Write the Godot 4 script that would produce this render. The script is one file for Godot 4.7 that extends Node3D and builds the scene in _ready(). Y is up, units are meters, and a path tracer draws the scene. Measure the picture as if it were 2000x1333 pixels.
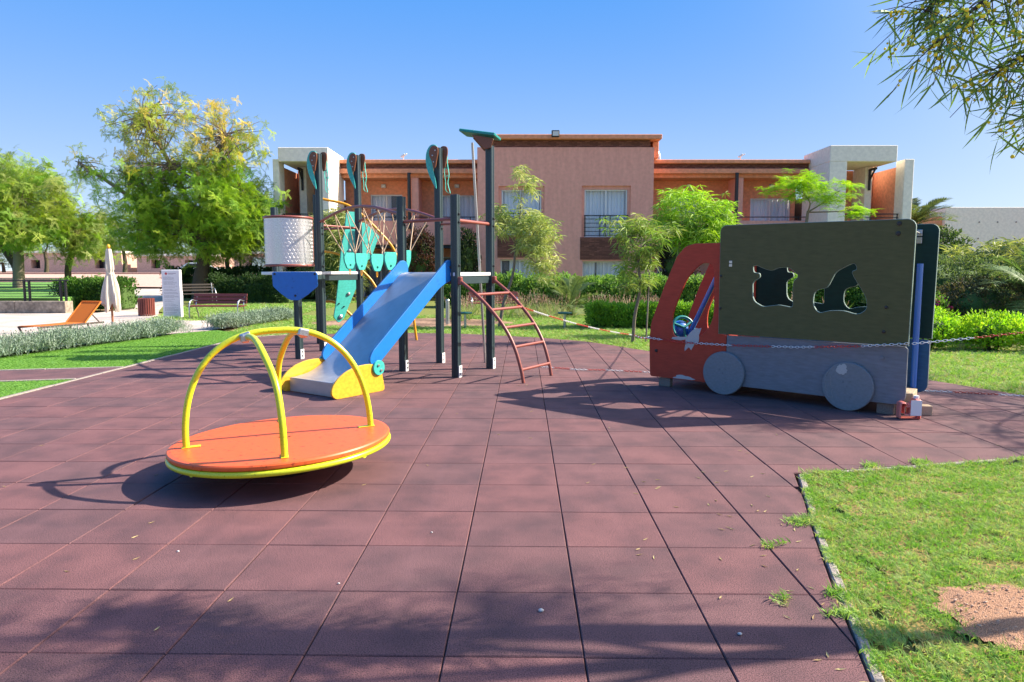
extends Node3D

# ---------------------------------------------------------------- mesh helpers
class MB:
	var v := PackedVector3Array()
	var n := PackedVector3Array()
	var c := PackedColorArray()
	var tint := Color(-1, 0, 0)
	func tri(a: Vector3, b: Vector3, d: Vector3, na: Vector3, nb: Vector3, nd: Vector3) -> void:
		if (d - a).cross(b - a).dot(na + nb + nd) < 0.0:
			v.append(a); v.append(d); v.append(b)
			n.append(na); n.append(nd); n.append(nb)
		else:
			v.append(a); v.append(b); v.append(d)
			n.append(na); n.append(nb); n.append(nd)
		if tint.r >= 0.0:
			c.append(tint); c.append(tint); c.append(tint)
	func flat(a: Vector3, b: Vector3, d: Vector3, hint: Vector3) -> void:
		var k := (d - a).cross(b - a)
		if k.length_squared() < 1e-16:
			return
		k = k.normalized()
		if k.dot(hint) < 0.0:
			k = -k
		tri(a, b, d, k, k, k)
	func quad(a: Vector3, b: Vector3, d: Vector3, e: Vector3, hint: Vector3) -> void:
		flat(a, b, d, hint)
		flat(a, d, e, hint)
	func box(at: Vector3, size: Vector3, bas := Basis(), bev := 0.0) -> void:
		var h := size * 0.5
		var b := minf(bev, minf(h.x, minf(h.y, h.z)) * 0.9)
		if b <= 0.0:
			for ax in 3:
				for s in [-1.0, 1.0]:
					var q := []
					for k in [[-1, -1], [1, -1], [1, 1], [-1, 1]]:
						var p := Vector3()
						p[ax] = s * h[ax]
						p[(ax + 1) % 3] = k[0] * h[(ax + 1) % 3]
						p[(ax + 2) % 3] = k[1] * h[(ax + 2) % 3]
						q.append(at + bas * p)
					var w := Vector3()
					w[ax] = s
					quad(q[0], q[1], q[2], q[3], bas * w)
			return
		for ax in 3:
			var i := (ax + 1) % 3
			var j := (ax + 2) % 3
			for s in [-1.0, 1.0]:
				var q := []
				for k in [[-1, -1], [1, -1], [1, 1], [-1, 1]]:
					var p := Vector3()
					p[ax] = s * h[ax]
					p[i] = k[0] * (h[i] - b)
					p[j] = k[1] * (h[j] - b)
					q.append(at + bas * p)
				var w := Vector3()
				w[ax] = s
				quad(q[0], q[1], q[2], q[3], bas * w)
				for t in [-1.0, 1.0]:
					# edge between +-ax and +-i, running along j
					var e := []
					for m in [-1.0, 1.0]:
						var p1 := Vector3(); p1[ax] = s * h[ax]; p1[i] = t * (h[i] - b); p1[j] = m * (h[j] - b)
						var p2 := Vector3(); p2[ax] = s * (h[ax] - b); p2[i] = t * h[i]; p2[j] = m * (h[j] - b)
						e.append([at + bas * p1, at + bas * p2])
					var hw := Vector3(); hw[ax] = s; hw[i] = t
					quad(e[0][0], e[0][1], e[1][1], e[1][0], bas * hw)
		for sx in [-1.0, 1.0]:
			for sy in [-1.0, 1.0]:
				for sz in [-1.0, 1.0]:
					flat(at + bas * Vector3(sx * h.x, sy * (h.y - b), sz * (h.z - b)), at + bas * Vector3(sx * (h.x - b), sy * h.y, sz * (h.z - b)), at + bas * Vector3(sx * (h.x - b), sy * (h.y - b), sz * h.z), bas * Vector3(sx, sy, sz))
	func tube(pts: PackedVector3Array, r0: float, r1 := -1.0, sides := 10, caps := true) -> void:
		if r1 < 0.0:
			r1 = r0
		var m := pts.size()
		var t0 := (pts[1] - pts[0]).normalized()
		var up := Vector3.UP if absf(t0.y) < 0.9 else Vector3.RIGHT
		var u := t0.cross(up).normalized()
		var rings := []
		var tang := t0
		for k in m:
			var t := t0
			if k > 0 and k < m - 1:
				t = ((pts[k + 1] - pts[k]).normalized() + (pts[k] - pts[k - 1]).normalized()).normalized()
			elif k == m - 1 and m > 1:
				t = (pts[k] - pts[k - 1]).normalized()
			u = (u - t * u.dot(t)).normalized()
			var w := t.cross(u)
			var r := lerpf(r0, r1, float(k) / (m - 1))
			var ring := []
			for s in sides:
				var a := TAU * s / sides
				var d := u * cos(a) + w * sin(a)
				ring.append([pts[k] + d * r, d])
			rings.append(ring)
			tang = t
		for k in m - 1:
			for s in sides:
				var a = rings[k][s]
				var b = rings[k][(s + 1) % sides]
				var d = rings[k + 1][(s + 1) % sides]
				var e = rings[k + 1][s]
				tri(a[0], b[0], d[0], a[1], b[1], d[1])
				tri(a[0], d[0], e[0], a[1], d[1], e[1])
		if caps:
			for s in range(1, sides - 1):
				tri(rings[0][0][0], rings[0][s][0], rings[0][s + 1][0], -t0, -t0, -t0)
				tri(rings[m - 1][0][0], rings[m - 1][s][0], rings[m - 1][s + 1][0], tang, tang, tang)
	func lathe(prof: Array, sides: int, xf: Transform3D, smooth := false) -> void:
		var pn := []
		for k in prof.size() - 1:
			var d: Vector2 = prof[k + 1] - prof[k]
			pn.append(Vector2(d.y, -d.x).normalized())
		for k in prof.size() - 1:
			var na: Vector2 = pn[k]
			var nb: Vector2 = pn[k]
			if smooth:
				if k > 0: na = (pn[k] + pn[k - 1]).normalized()
				if k < pn.size() - 1: nb = (pn[k] + pn[k + 1]).normalized()
			for s in sides:
				var a0 := TAU * s / sides
				var a1 := TAU * (s + 1) / sides
				var P := func(p: Vector2, a: float) -> Vector3: return xf * Vector3(p.x * cos(a), p.y, p.x * sin(a))
				var N := func(p: Vector2, a: float) -> Vector3: return (xf.basis * Vector3(p.x * cos(a), p.y, p.x * sin(a))).normalized()
				var p0: Vector3 = P.call(prof[k], a0)
				var p1: Vector3 = P.call(prof[k], a1)
				var p2: Vector3 = P.call(prof[k + 1], a1)
				var p3: Vector3 = P.call(prof[k + 1], a0)
				if prof[k].x > 1e-6:
					tri(p0, p1, p2, N.call(na, a0), N.call(na, a1), N.call(nb, a1))
				if prof[k + 1].x > 1e-6:
					tri(p0, p2, p3, N.call(na, a0), N.call(nb, a1), N.call(nb, a0))
	func ball(at: Vector3, r: Vector3, rows := 8, cols := 12) -> void:
		for i in rows:
			for j in cols:
				var q := []
				for k in [[0, 0], [1, 0], [1, 1], [0, 1]]:
					var th: float = PI * (i + k[0]) / rows
					var ph: float = TAU * (j + k[1]) / cols
					q.append(Vector3(sin(th) * cos(ph), cos(th), sin(th) * sin(ph)))
				if i > 0:
					tri(at + q[0] * r, at + q[2] * r, at + q[3] * r, (q[0] / r).normalized(), (q[2] / r).normalized(), (q[3] / r).normalized())
				if i < rows - 1:
					tri(at + q[0] * r, at + q[1] * r, at + q[2] * r, (q[0] / r).normalized(), (q[1] / r).normalized(), (q[2] / r).normalized())
	func leaf(base: Vector3, dir: Vector3, side: Vector3, L: float, W: float, fold := 0.25) -> void:
		var nn := dir.cross(side).normalized()
		var tip := base + dir * L - nn * L * 0.08
		var mid := base + dir * L * 0.45 + nn * W * fold
		var l := base + dir * L * 0.42 + side * W * 0.5
		var r := base + dir * L * 0.42 - side * W * 0.5
		flat(base, l, mid, nn); flat(l, tip, mid, nn)
		flat(base, mid, r, nn); flat(mid, tip, r, nn)
	func blade(base: Vector3, dir: Vector3, side: Vector3, L: float, W: float, droop: Vector3) -> void:
		var p1 := base + dir * L * 0.5 + droop * 0.25
		var p2 := base + dir * L + droop
		var nn := dir.cross(side).normalized()
		flat(base - side * W * 0.3, base + side * W * 0.3, p1 + side * W * 0.5, nn)
		flat(base - side * W * 0.3, p1 + side * W * 0.5, p1 - side * W * 0.5, nn)
		flat(p1 - side * W * 0.5, p1 + side * W * 0.5, p2, nn)

static func inset(p: PackedVector2Array, b: float) -> PackedVector2Array:
	var out := PackedVector2Array()
	var m := p.size()
	for k in m:
		var d0 := (p[k] - p[(k + m - 1) % m]).normalized()
		var d1 := (p[(k + 1) % m] - p[k]).normalized()
		var n0 := Vector2(-d0.y, d0.x)
		var n1 := Vector2(-d1.y, d1.x)
		var s := n0 + n1
		var q := s / maxf(0.35, s.length_squared() * 0.5) if s.length() > 0.05 else n0
		out.append(p[k] + q * b)
	return out

static func ccw(p: PackedVector2Array, want := true) -> PackedVector2Array:
	if Geometry2D.is_polygon_clockwise(p) == want:   # Godot calls y-down clockwise
		var q := p.duplicate()
		q.reverse()
		return q
	return p

static func area2(p: PackedVector2Array) -> float:
	var a := 0.0
	for k in p.size():
		a += p[k].cross(p[(k + 1) % p.size()])
	return a * 0.5

static func wound(p: PackedVector2Array, positive: bool) -> PackedVector2Array:
	if (area2(p) > 0.0) != positive:
		var q := p.duplicate()
		q.reverse()
		return q
	return p

static func bridged(outer: PackedVector2Array, holes: Array) -> PackedVector2Array:
	var res := outer.duplicate()
	for h0 in holes:
		var h: PackedVector2Array = h0
		var best := [1e9, 0, 0]
		for i in res.size():
			for j in h.size():
				var d := res[i].distance_to(h[j])
				if d < best[0]:
					var ok := true
					for poly in [res] + holes:
						for k in poly.size():
							var a: Vector2 = poly[k]
							var b: Vector2 = poly[(k + 1) % poly.size()]
							if a == res[i] or b == res[i] or a == h[j] or b == h[j]:
								continue
							if Geometry2D.segment_intersects_segment(res[i], h[j], a, b) != null:
								ok = false
								break
						if not ok:
							break
					if ok:
						best = [d, i, j]
		var out := PackedVector2Array()
		for k in best[1] + 1:
			out.append(res[k])
		for k in h.size() + 1:
			out.append(h[(best[2] + k) % h.size()])
		for k in range(best[1], res.size()):
			out.append(res[k])
		res = out
	return res

# a board cut from a sheet: outline in xy, thickness along z of xf; face and edge go to two builders
static func board(face: MB, edge: MB, outline: PackedVector2Array, holes: Array, t: float, xf: Transform3D, bev := 0.003) -> void:
	var o := wound(outline, true)
	var hs := []
	for h in holes:
		hs.append(wound(h, false))
	var oi := inset(o, bev)
	var hi := []
	for h in hs:
		hi.append(inset(h, bev))
	var flat := bridged(oi, hi)
	var idx := Geometry2D.triangulate_polygon(flat)
	for k in range(0, idx.size(), 3):
		for s in [1.0, -1.0]:
			var q := []
			for m in 3:
				var p := flat[idx[k + m]]
				q.append(xf * Vector3(p.x, p.y, s * t * 0.5))
			face.flat(q[0], q[1], q[2], xf.basis * Vector3(0, 0, s))
	var loops := [[o, oi]]
	for k in hs.size():
		loops.append([hs[k], hi[k]])
	for l in loops:
		var a: PackedVector2Array = l[0]
		var b: PackedVector2Array = l[1]
		for k in a.size():
			var k2 := (k + 1) % a.size()
			var d := (a[k2] - a[k]).normalized()
			var nn := Vector3(d.y, -d.x, 0)
			var z := t * 0.5 - bev
			edge.quad(xf * Vector3(a[k].x, a[k].y, -z), xf * Vector3(a[k2].x, a[k2].y, -z), xf * Vector3(a[k2].x, a[k2].y, z), xf * Vector3(a[k].x, a[k].y, z), xf.basis * nn)
			for s in [1.0, -1.0]:
				edge.quad(xf * Vector3(a[k].x, a[k].y, s * z), xf * Vector3(a[k2].x, a[k2].y, s * z), xf * Vector3(b[k2].x, b[k2].y, s * t * 0.5), xf * Vector3(b[k].x, b[k].y, s * t * 0.5), xf.basis * (nn + Vector3(0, 0, s)))

static func round_corners(p: PackedVector2Array, r: float, steps := 4) -> PackedVector2Array:
	var out := PackedVector2Array()
	var m := p.size()
	for k in m:
		var a := p[(k + m - 1) % m]
		var b := p[k]
		var c := p[(k + 1) % m]
		var q := minf(r, minf(a.distance_to(b), b.distance_to(c)) * 0.45)
		var s := b + (a - b).normalized() * q
		var e := b + (c - b).normalized() * q
		for i in steps + 1:
			var t := float(i) / steps
			out.append(s.lerp(b, t).lerp(b.lerp(e, t), t))
	return out

static func smooth_loop(p: PackedVector2Array, per := 4) -> PackedVector2Array:
	var out := PackedVector2Array()
	var m := p.size()
	for k in m:
		for i in per:
			out.append(p[k].cubic_interpolate(p[(k + 1) % m], p[(k + m - 1) % m], p[(k + 2) % m], float(i) / per))
	return out

static func curve(pts: Array, per := 6) -> PackedVector3Array:
	var out := PackedVector3Array()
	var m := pts.size()
	for k in m - 1:
		var a: Vector3 = pts[maxi(k - 1, 0)] if k > 0 else pts[0] * 2.0 - pts[1]
		var e: Vector3 = pts[k + 2] if k + 2 < m else pts[m - 1] * 2.0 - pts[m - 2]
		for i in per:
			out.append(pts[k].cubic_interpolate(pts[k + 1], a, e, float(i) / per))
	out.append(pts[m - 1])
	return out

static func V2(a: Array) -> PackedVector2Array:
	var out := PackedVector2Array()
	for k in range(0, a.size(), 2):
		out.append(Vector2(a[k], a[k + 1]))
	return out

static func circle2(at: Vector2, r: float, m := 32) -> PackedVector2Array:
	var out := PackedVector2Array()
	for k in m:
		out.append(at + Vector2(cos(TAU * k / m), sin(TAU * k / m)) * r)
	return out

# ---------------------------------------------------------------- scene helpers
var taken := {}
func numbered(called: String) -> String:
	var k: int = taken.get(called, -1) + 1
	taken[called] = k
	return called if k == 0 else "%s_%03d" % [called, k]

func amesh(parts: Array) -> ArrayMesh:
	var am := ArrayMesh.new()
	for p in parts:
		var mb: MB = p[0]
		if mb.v.is_empty():
			continue
		var arr := []
		arr.resize(Mesh.ARRAY_MAX)
		arr[Mesh.ARRAY_VERTEX] = mb.v
		arr[Mesh.ARRAY_NORMAL] = mb.n
		if mb.c.size() == mb.v.size():
			arr[Mesh.ARRAY_COLOR] = mb.c
		am.add_surface_from_arrays(Mesh.PRIMITIVE_TRIANGLES, arr)
		am.surface_set_material(am.get_surface_count() - 1, p[1])
	return am

func part(called: String, mb: MB, m: Material, parent: Node3D) -> MeshInstance3D:
	var o := MeshInstance3D.new()
	o.mesh = amesh([[mb, m]])
	o.name = called
	parent.add_child(o, true)
	return o

func part_mesh(called: String, am: Mesh, parent: Node3D, xf := Transform3D()) -> MeshInstance3D:
	var o := MeshInstance3D.new()
	o.mesh = am
	o.name = called
	o.transform = xf
	parent.add_child(o, true)
	return o

func tag(o: Node3D, label: String, category: String, group := "", kind := "") -> void:
	o.set_meta("label", label)
	o.set_meta("category", category)
	if group: o.set_meta("group", group)
	if kind: o.set_meta("kind", kind)

func thing(called: String, label: String, category: String, at := Vector3.ZERO, turn := 0.0, group := "") -> Node3D:
	var o := Node3D.new()
	o.name = numbered(called)
	add_child(o)
	o.position = at
	o.rotation.y = turn
	tag(o, label, category, group)
	return o

func struct(called: String, mb: MB, m: Material) -> MeshInstance3D:
	var o := MeshInstance3D.new()
	o.mesh = amesh([[mb, m]])
	o.name = numbered(called)
	add_child(o)
	o.set_meta("kind", "structure")
	return o

func scatter(called: String, mesh: Mesh, xfs: Array, tints: PackedColorArray, parent: Node3D) -> MultiMeshInstance3D:
	var mm := MultiMesh.new()
	mm.transform_format = MultiMesh.TRANSFORM_3D
	mm.use_colors = true
	mm.mesh = mesh
	mm.instance_count = xfs.size()
	for i in xfs.size():
		mm.set_instance_transform(i, xfs[i])
		mm.set_instance_color(i, tints[i])
	var o := MultiMeshInstance3D.new()
	o.multimesh = mm
	o.name = called
	o.set_meta("kind", "stuff")
	parent.add_child(o, true)
	return o

# ---------------------------------------------------------------- materials
var M := {}
func lin(r: float, g: float, b: float) -> Color:
	return Color(r, g, b).linear_to_srgb()

func ntex(freq: float, stops: Array, size := 512, type := FastNoiseLite.TYPE_SIMPLEX_SMOOTH, oct := 4, sd := 1, normal := false, strength := 4.0) -> NoiseTexture2D:
	var f := FastNoiseLite.new()
	f.noise_type = type
	f.frequency = freq
	f.fractal_octaves = oct
	f.seed = sd
	var t := NoiseTexture2D.new()
	t.width = size
	t.height = size
	t.seamless = true
	t.noise = f
	if normal:
		t.as_normal_map = true
		t.bump_strength = strength
	elif stops.size():
		var g := Gradient.new()
		var off := PackedFloat32Array()
		var col := PackedColorArray()
		for s in stops:
			off.append(s[0])
			col.append(s[1])
		g.offsets = off
		g.colors = col
		t.color_ramp = g
	return t

func mat(key: String, col: Color, rough := 0.7, metal := 0.0) -> StandardMaterial3D:
	var m := StandardMaterial3D.new()
	m.albedo_color = col
	m.roughness = rough
	m.metallic = metal
	m.resource_name = key
	M[key] = m
	return m

# base colour times a mottle between lo and hi, world-mapped, one repeat every `metres`
func mottle(m: StandardMaterial3D, lo: float, hi: float, metres: float, freq := 0.02, oct := 4, sd := 1, size := 512) -> void:
	m.albedo_texture = ntex(freq, [[0.15, Color(lo, lo, lo)], [0.85, Color(hi, hi, hi)]], size, FastNoiseLite.TYPE_SIMPLEX_SMOOTH, oct, sd)
	m.uv1_triplanar = true
	m.uv1_world_triplanar = true
	m.uv1_scale = Vector3.ONE / metres

func coarse(m: StandardMaterial3D, lo: Color, hi: Color, metres: float, freq := 0.012, sd := 7) -> void:
	m.detail_enabled = true
	m.detail_blend_mode = BaseMaterial3D.BLEND_MODE_MUL
	m.detail_uv_layer = BaseMaterial3D.DETAIL_UV_2
	m.detail_albedo = ntex(freq, [[0.2, lo], [0.8, hi]], 512, FastNoiseLite.TYPE_SIMPLEX_SMOOTH, 4, sd)
	m.uv2_triplanar = true
	m.uv2_world_triplanar = true
	m.uv2_scale = Vector3.ONE / metres

func bumpy(m: StandardMaterial3D, freq: float, cm: float, oct := 3, sd := 3) -> void:
	m.heightmap_enabled = true
	m.heightmap_texture = ntex(freq, [], 512, FastNoiseLite.TYPE_SIMPLEX_SMOOTH, oct, sd)
	m.heightmap_scale = cm
	m.uv1_triplanar = true
	m.uv1_world_triplanar = true

func leafmat(key: String, back := 0.45) -> StandardMaterial3D:
	var m := mat(key, Color.WHITE, 0.55)
	m.vertex_color_use_as_albedo = true
	m.backlight_enabled = true
	m.backlight = Color(back, back, back * 0.55).linear_to_srgb()
	m.metallic_specular = 0.4
	return m

func _ready() -> void:
	# ---- camera, sky, sun, exposure
	var cam := Camera3D.new()
	cam.name = "camera"
	cam.position = Vector3(0, 1.373, 0)
	cam.rotation = Vector3(deg_to_rad(-5.841), 0, 0)
	cam.fov = 51.88
	cam.near = 0.05
	cam.far = 1200.0
	add_child(cam)
	cam.current = true
	var env := Environment.new()
	env.background_mode = Environment.BG_SKY
	var sky := Sky.new()
	var sm := ProceduralSkyMaterial.new()
	sm.sky_top_color = Color(0.078, 0.361, 0.611)
	sm.sky_horizon_color = Color(0.581, 0.628, 0.660)
	sm.sky_curve = 0.125
	sm.ground_bottom_color = Color(0.34, 0.33, 0.27)
	sm.ground_horizon_color = Color(0.70, 0.76, 0.80)
	sm.ground_curve = 0.05
	sm.sun_angle_max = 75.0
	sm.sun_curve = 0.45
	sky.sky_material = sm
	env.sky = sky
	env.background_energy_multiplier = 1.0
	env.tonemap_mode = Environment.TONE_MAPPER_LINEAR
	env.tonemap_exposure = 2.9
	env.sdfgi_enabled = true
	env.ssao_enabled = true
	env.ssil_enabled = true
	var we := WorldEnvironment.new()
	we.name = "world_environment"
	we.environment = env
	add_child(we)
	var sun := DirectionalLight3D.new()
	sun.name = "sun"
	sun.light_color = Color(1.0, 0.955, 0.88)
	sun.light_energy = 1.3
	sun.light_angular_distance = 0.53
	sun.shadow_enabled = true
	var az := deg_to_rad(10.0)
	var el := deg_to_rad(36.5)
	var to_sun := Vector3(cos(el) * cos(az), sin(el), -cos(el) * sin(az))
	sun.look_at_from_position(to_sun * 50.0, Vector3.ZERO, Vector3.UP)
	add_child(sun)

	make_materials()
	make_ground()
	make_tiles()
	make_building()
	make_far_background()
	make_plaza()
	make_merry_go_round()
	make_play_frame()
	make_truck()
	make_chains()
	make_seats()
	make_vegetation()
	make_grass()

func make_materials() -> void:
	var m: StandardMaterial3D
	# rubber tiles: crumb grain with three tones
	for k in 4:
		var base: Color = [lin(0.204, 0.094, 0.099), lin(0.191, 0.091, 0.096), lin(0.219, 0.097, 0.100), lin(0.180, 0.089, 0.096)][k]
		m = mat("rubber_%d" % k, base, 0.92)
		m.albedo_texture = ntex(0.30, [[0.0, Color(0.26, 0.24, 0.25)], [0.35, Color(0.76, 0.74, 0.74)], [0.55, Color(0.95, 0.93, 0.93)], [0.72, Color(1, 1, 1)], [0.9, Color(1.0, 0.93, 0.90)]], 512, FastNoiseLite.TYPE_SIMPLEX, 2, 21 + k)
		m.uv1_triplanar = true
		m.uv1_world_triplanar = true
		m.uv1_scale = Vector3.ONE / 1.05
		m.heightmap_enabled = true
		m.heightmap_texture = ntex(0.30, [], 512, FastNoiseLite.TYPE_SIMPLEX, 2, 21 + k)
		m.heightmap_scale = 0.10
		coarse(m, Color(0.66, 0.68, 0.72), Color(1.0, 0.98, 0.98), 5.1, 0.022, 5)
		m.detail_albedo = ntex(0.012, [[0.15, Color(0.80, 0.82, 0.85)], [0.5, Color(0.93, 0.93, 0.94)], [0.8, Color(1, 1, 1)]], 1024, FastNoiseLite.TYPE_SIMPLEX_SMOOTH, 7, 5)
	m = mat("rubber_side", lin(0.10, 0.035, 0.035), 0.95)
	m = mat("underlay", lin(0.13, 0.05, 0.04), 0.95)
	mottle(m, 0.5, 1.0, 0.6, 0.05)
	m = mat("soil", lin(0.52, 0.31, 0.20), 0.95)
	mottle(m, 0.6, 1.0, 1.6, 0.03, 5, 4)
	coarse(m, Color(0.7, 0.68, 0.64), Color(1, 1, 1), 9.0)
	m = mat("sandy_soil", lin(0.62, 0.38, 0.26), 0.95)
	m.albedo_texture = ntex(0.12, [[0.1, Color(0.45, 0.38, 0.32)], [0.4, Color(0.82, 0.76, 0.70)], [0.7, Color(1, 0.97, 0.93)], [0.9, Color(0.9, 0.8, 0.68)]], 512, FastNoiseLite.TYPE_SIMPLEX, 5, 14)
	m.uv1_triplanar = true
	m.uv1_world_triplanar = true
	m.uv1_scale = Vector3.ONE / 0.45
	m.heightmap_enabled = true
	m.heightmap_texture = ntex(0.12, [], 512, FastNoiseLite.TYPE_SIMPLEX, 5, 14)
	m.heightmap_scale = 1.2
	m = mat("lawn_soil", lin(0.24, 0.24, 0.08), 0.95)
	m.albedo_texture = ntex(0.05, [[0.2, Color(0.55, 0.62, 0.4)], [0.55, Color(0.85, 0.95, 0.6)], [0.85, Color(1.0, 0.86, 0.66)]], 512, FastNoiseLite.TYPE_SIMPLEX, 5, 11)
	m.uv1_triplanar = true
	m.uv1_world_triplanar = true
	m.uv1_scale = Vector3.ONE / 1.1
	m = mat("thatch", lin(0.34, 0.24, 0.12), 0.95)
	m.albedo_texture = ntex(0.06, [[0.2, Color(0.45, 0.6, 0.3)], [0.5, Color(0.75, 0.8, 0.55)], [0.8, Color(1.0, 0.9, 0.75)]], 512, FastNoiseLite.TYPE_SIMPLEX, 5, 13)
	m.uv1_triplanar = true
	m.uv1_world_triplanar = true
	m.uv1_scale = Vector3.ONE / 0.8
	m = mat("turf", lin(0.17, 0.37, 0.06), 0.9)
	m.albedo_texture = ntex(0.35, [[0.0, Color(0.55, 0.6, 0.5)], [0.6, Color(1, 1, 1)], [1.0, Color(1.0, 1.0, 0.8)]], 512, FastNoiseLite.TYPE_SIMPLEX, 3, 12)
	m.uv1_triplanar = true
	m.uv1_world_triplanar = true
	m.uv1_scale = Vector3.ONE / 1.4
	bumpy(m, 0.35, 0.5, 2, 12)
	coarse(m, Color(0.82, 0.86, 0.82), Color(1, 1, 1), 5.0)
	m = mat("paving", lin(0.72, 0.60, 0.52), 0.85)
	mottle(m, 0.82, 1.0, 1.7, 0.05, 5, 31)
	coarse(m, Color(0.85, 0.84, 0.84), Color(1, 1, 1), 7.0)
	m = mat("kerb", lin(0.45, 0.38, 0.33), 0.9)
	mottle(m, 0.6, 1.0, 0.5, 0.05, 5, 33)
	bumpy(m, 0.06, 0.3, 4, 34)
	# painted play equipment
	m = mat("post", lin(0.032, 0.060, 0.070), 0.38)
	mottle(m, 0.7, 1.0, 0.4, 0.05, 4, 35)
	m = mat("galvanised", lin(0.62, 0.63, 0.64), 0.35, 0.85)
	mottle(m, 0.75, 1.0, 0.25, 0.05, 4, 36)
	m = mat("steel_bed", lin(0.46, 0.46, 0.47), 0.42, 0.70)
	mottle(m, 0.92, 1.0, 1.6, 0.02, 5, 37)
	m = mat("steel_sheet", lin(0.74, 0.72, 0.74), 0.33, 0.8)
	mottle(m, 0.82, 1.0, 0.3, 0.03, 4, 38)
	m = mat("red_tube", lin(0.33, 0.085, 0.065), 0.42)
	mottle(m, 0.72, 1.0, 0.3, 0.04, 5, 39)
	m = mat("yellow_tube", lin(0.80, 0.36, 0.015), 0.35)
	mottle(m, 0.86, 1.0, 0.3, 0.04, 5, 40)
	m = mat("lime_tube", lin(0.60, 0.66, 0.012), 0.26)
	m.albedo_texture = ntex(0.03, [[0.0, Color(0.45, 0.40, 0.35)], [0.20, Color(0.62, 0.57, 0.46)], [0.215, Color(0.95, 0.95, 0.95)], [1.0, Color(1, 1, 1)]], 512, FastNoiseLite.TYPE_SIMPLEX_SMOOTH, 6, 41)
	m.uv1_triplanar = true
	m.uv1_world_triplanar = true
	m.uv1_scale = Vector3.ONE / 0.35
	m.clearcoat_enabled = true
	m.clearcoat = 0.4
	m = mat("orange_disc", lin(0.77, 0.122, 0.022), 0.42)
	m.albedo_texture = ntex(0.02, [[0.0, Color(0.42, 0.36, 0.36)], [0.19, Color(0.66, 0.62, 0.64)], [0.21, Color(0.93, 0.93, 0.93)], [0.45, Color(0.97, 0.96, 0.96)], [1.0, Color(1, 1, 1)]], 1024, FastNoiseLite.TYPE_SIMPLEX_SMOOTH, 7, 42)
	m.uv1_triplanar = true
	m.uv1_world_triplanar = true
	m.uv1_scale = Vector3.ONE / 1.1
	m = mat("blue_board", lin(0.008, 0.17, 0.58), 0.36)
	m.albedo_texture = ntex(0.02, [[0.0, Color(0.75, 0.8, 0.85)], [0.16, Color(0.84, 0.88, 0.9)], [0.18, Color(0.96, 0.96, 0.96)], [1.0, Color(1, 1, 1)]], 512, FastNoiseLite.TYPE_SIMPLEX_SMOOTH, 6, 44)
	m.uv1_triplanar = true
	m.uv1_world_triplanar = true
	m.uv1_scale = Vector3.ONE / 1.2
	m = mat("blue_worn", lin(0.05, 0.24, 0.55), 0.5)
	mottle(m, 0.8, 1.0, 0.2, 0.04, 5, 45)
	m = mat("yellow_board", lin(0.85, 0.46, 0.03), 0.4)
	mottle(m, 0.82, 1.0, 0.5, 0.02, 6, 46)
	m = mat("turquoise", lin(0.055, 0.48, 0.42), 0.38)
	mottle(m, 0.86, 1.0, 0.5, 0.02, 5, 47)
	m = mat("turquoise_dark", lin(0.012, 0.27, 0.25), 0.38)
	mottle(m, 0.86, 1.0, 0.5, 0.02, 5, 48)
	m = mat("brown_board", lin(0.25, 0.085, 0.035), 0.4)
	mottle(m, 0.7, 1.0, 0.2, 0.03, 5, 49)
	m = mat("deck", lin(0.42, 0.40, 0.40), 0.6)
	mottle(m, 0.8, 1.0, 0.4, 0.04, 4, 50)
	m = mat("rope", lin(0.52, 0.38, 0.26), 0.9)
	m = mat("bolt_black", lin(0.015, 0.016, 0.018), 0.4)
	# lorry boards: stretched grain
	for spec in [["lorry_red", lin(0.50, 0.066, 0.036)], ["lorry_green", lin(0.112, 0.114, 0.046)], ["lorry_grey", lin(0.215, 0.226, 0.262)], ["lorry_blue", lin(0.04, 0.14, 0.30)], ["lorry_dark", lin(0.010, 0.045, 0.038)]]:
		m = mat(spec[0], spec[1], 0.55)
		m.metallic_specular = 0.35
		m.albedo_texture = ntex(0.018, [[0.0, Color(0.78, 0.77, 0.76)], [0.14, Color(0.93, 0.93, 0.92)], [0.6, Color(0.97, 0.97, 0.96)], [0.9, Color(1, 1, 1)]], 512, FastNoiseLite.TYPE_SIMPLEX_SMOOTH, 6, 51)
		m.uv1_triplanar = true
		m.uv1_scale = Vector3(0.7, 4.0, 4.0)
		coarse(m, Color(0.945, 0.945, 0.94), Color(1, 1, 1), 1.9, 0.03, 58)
	m = mat("wheel_grey", lin(0.205, 0.228, 0.25), 0.55)
	mottle(m, 0.9, 1.0, 0.5, 0.03, 6, 57)
	m = mat("primer", lin(0.62, 0.60, 0.58), 0.8)
	mottle(m, 0.75, 1.0, 0.15, 0.05, 4, 53)
	m = mat("edge_green", lin(0.30, 0.42, 0.36), 0.7)
	mottle(m, 0.6, 1.0, 0.1, 0.04, 4, 54)
	m = mat("blue_pole", lin(0.010, 0.15, 0.55), 0.16)
	m.clearcoat_enabled = true
	m = mat("timber", lin(0.62, 0.46, 0.30), 0.8)
	mottle(m, 0.7, 1.0, 0.2, 0.04, 5, 55)
	m = mat("timber_grey", lin(0.30, 0.25, 0.21), 0.85)
	mottle(m, 0.6, 1.0, 0.2, 0.04, 5, 56)
	# building
	m = mat("stucco_pink", lin(0.86, 0.395, 0.295), 0.92)
	mottle(m, 0.95, 1.0, 2.3, 0.02, 6, 61)
	coarse(m, Color(0.965, 0.96, 0.96), Color(1, 1, 1), 9.0)
	m.uv2_scale = Vector3(0.7, 0.08, 0.7)
	m = mat("stucco_orange", lin(0.82, 0.33, 0.18), 0.92)
	mottle(m, 0.88, 1.0, 2.3, 0.02, 6, 63)
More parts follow.
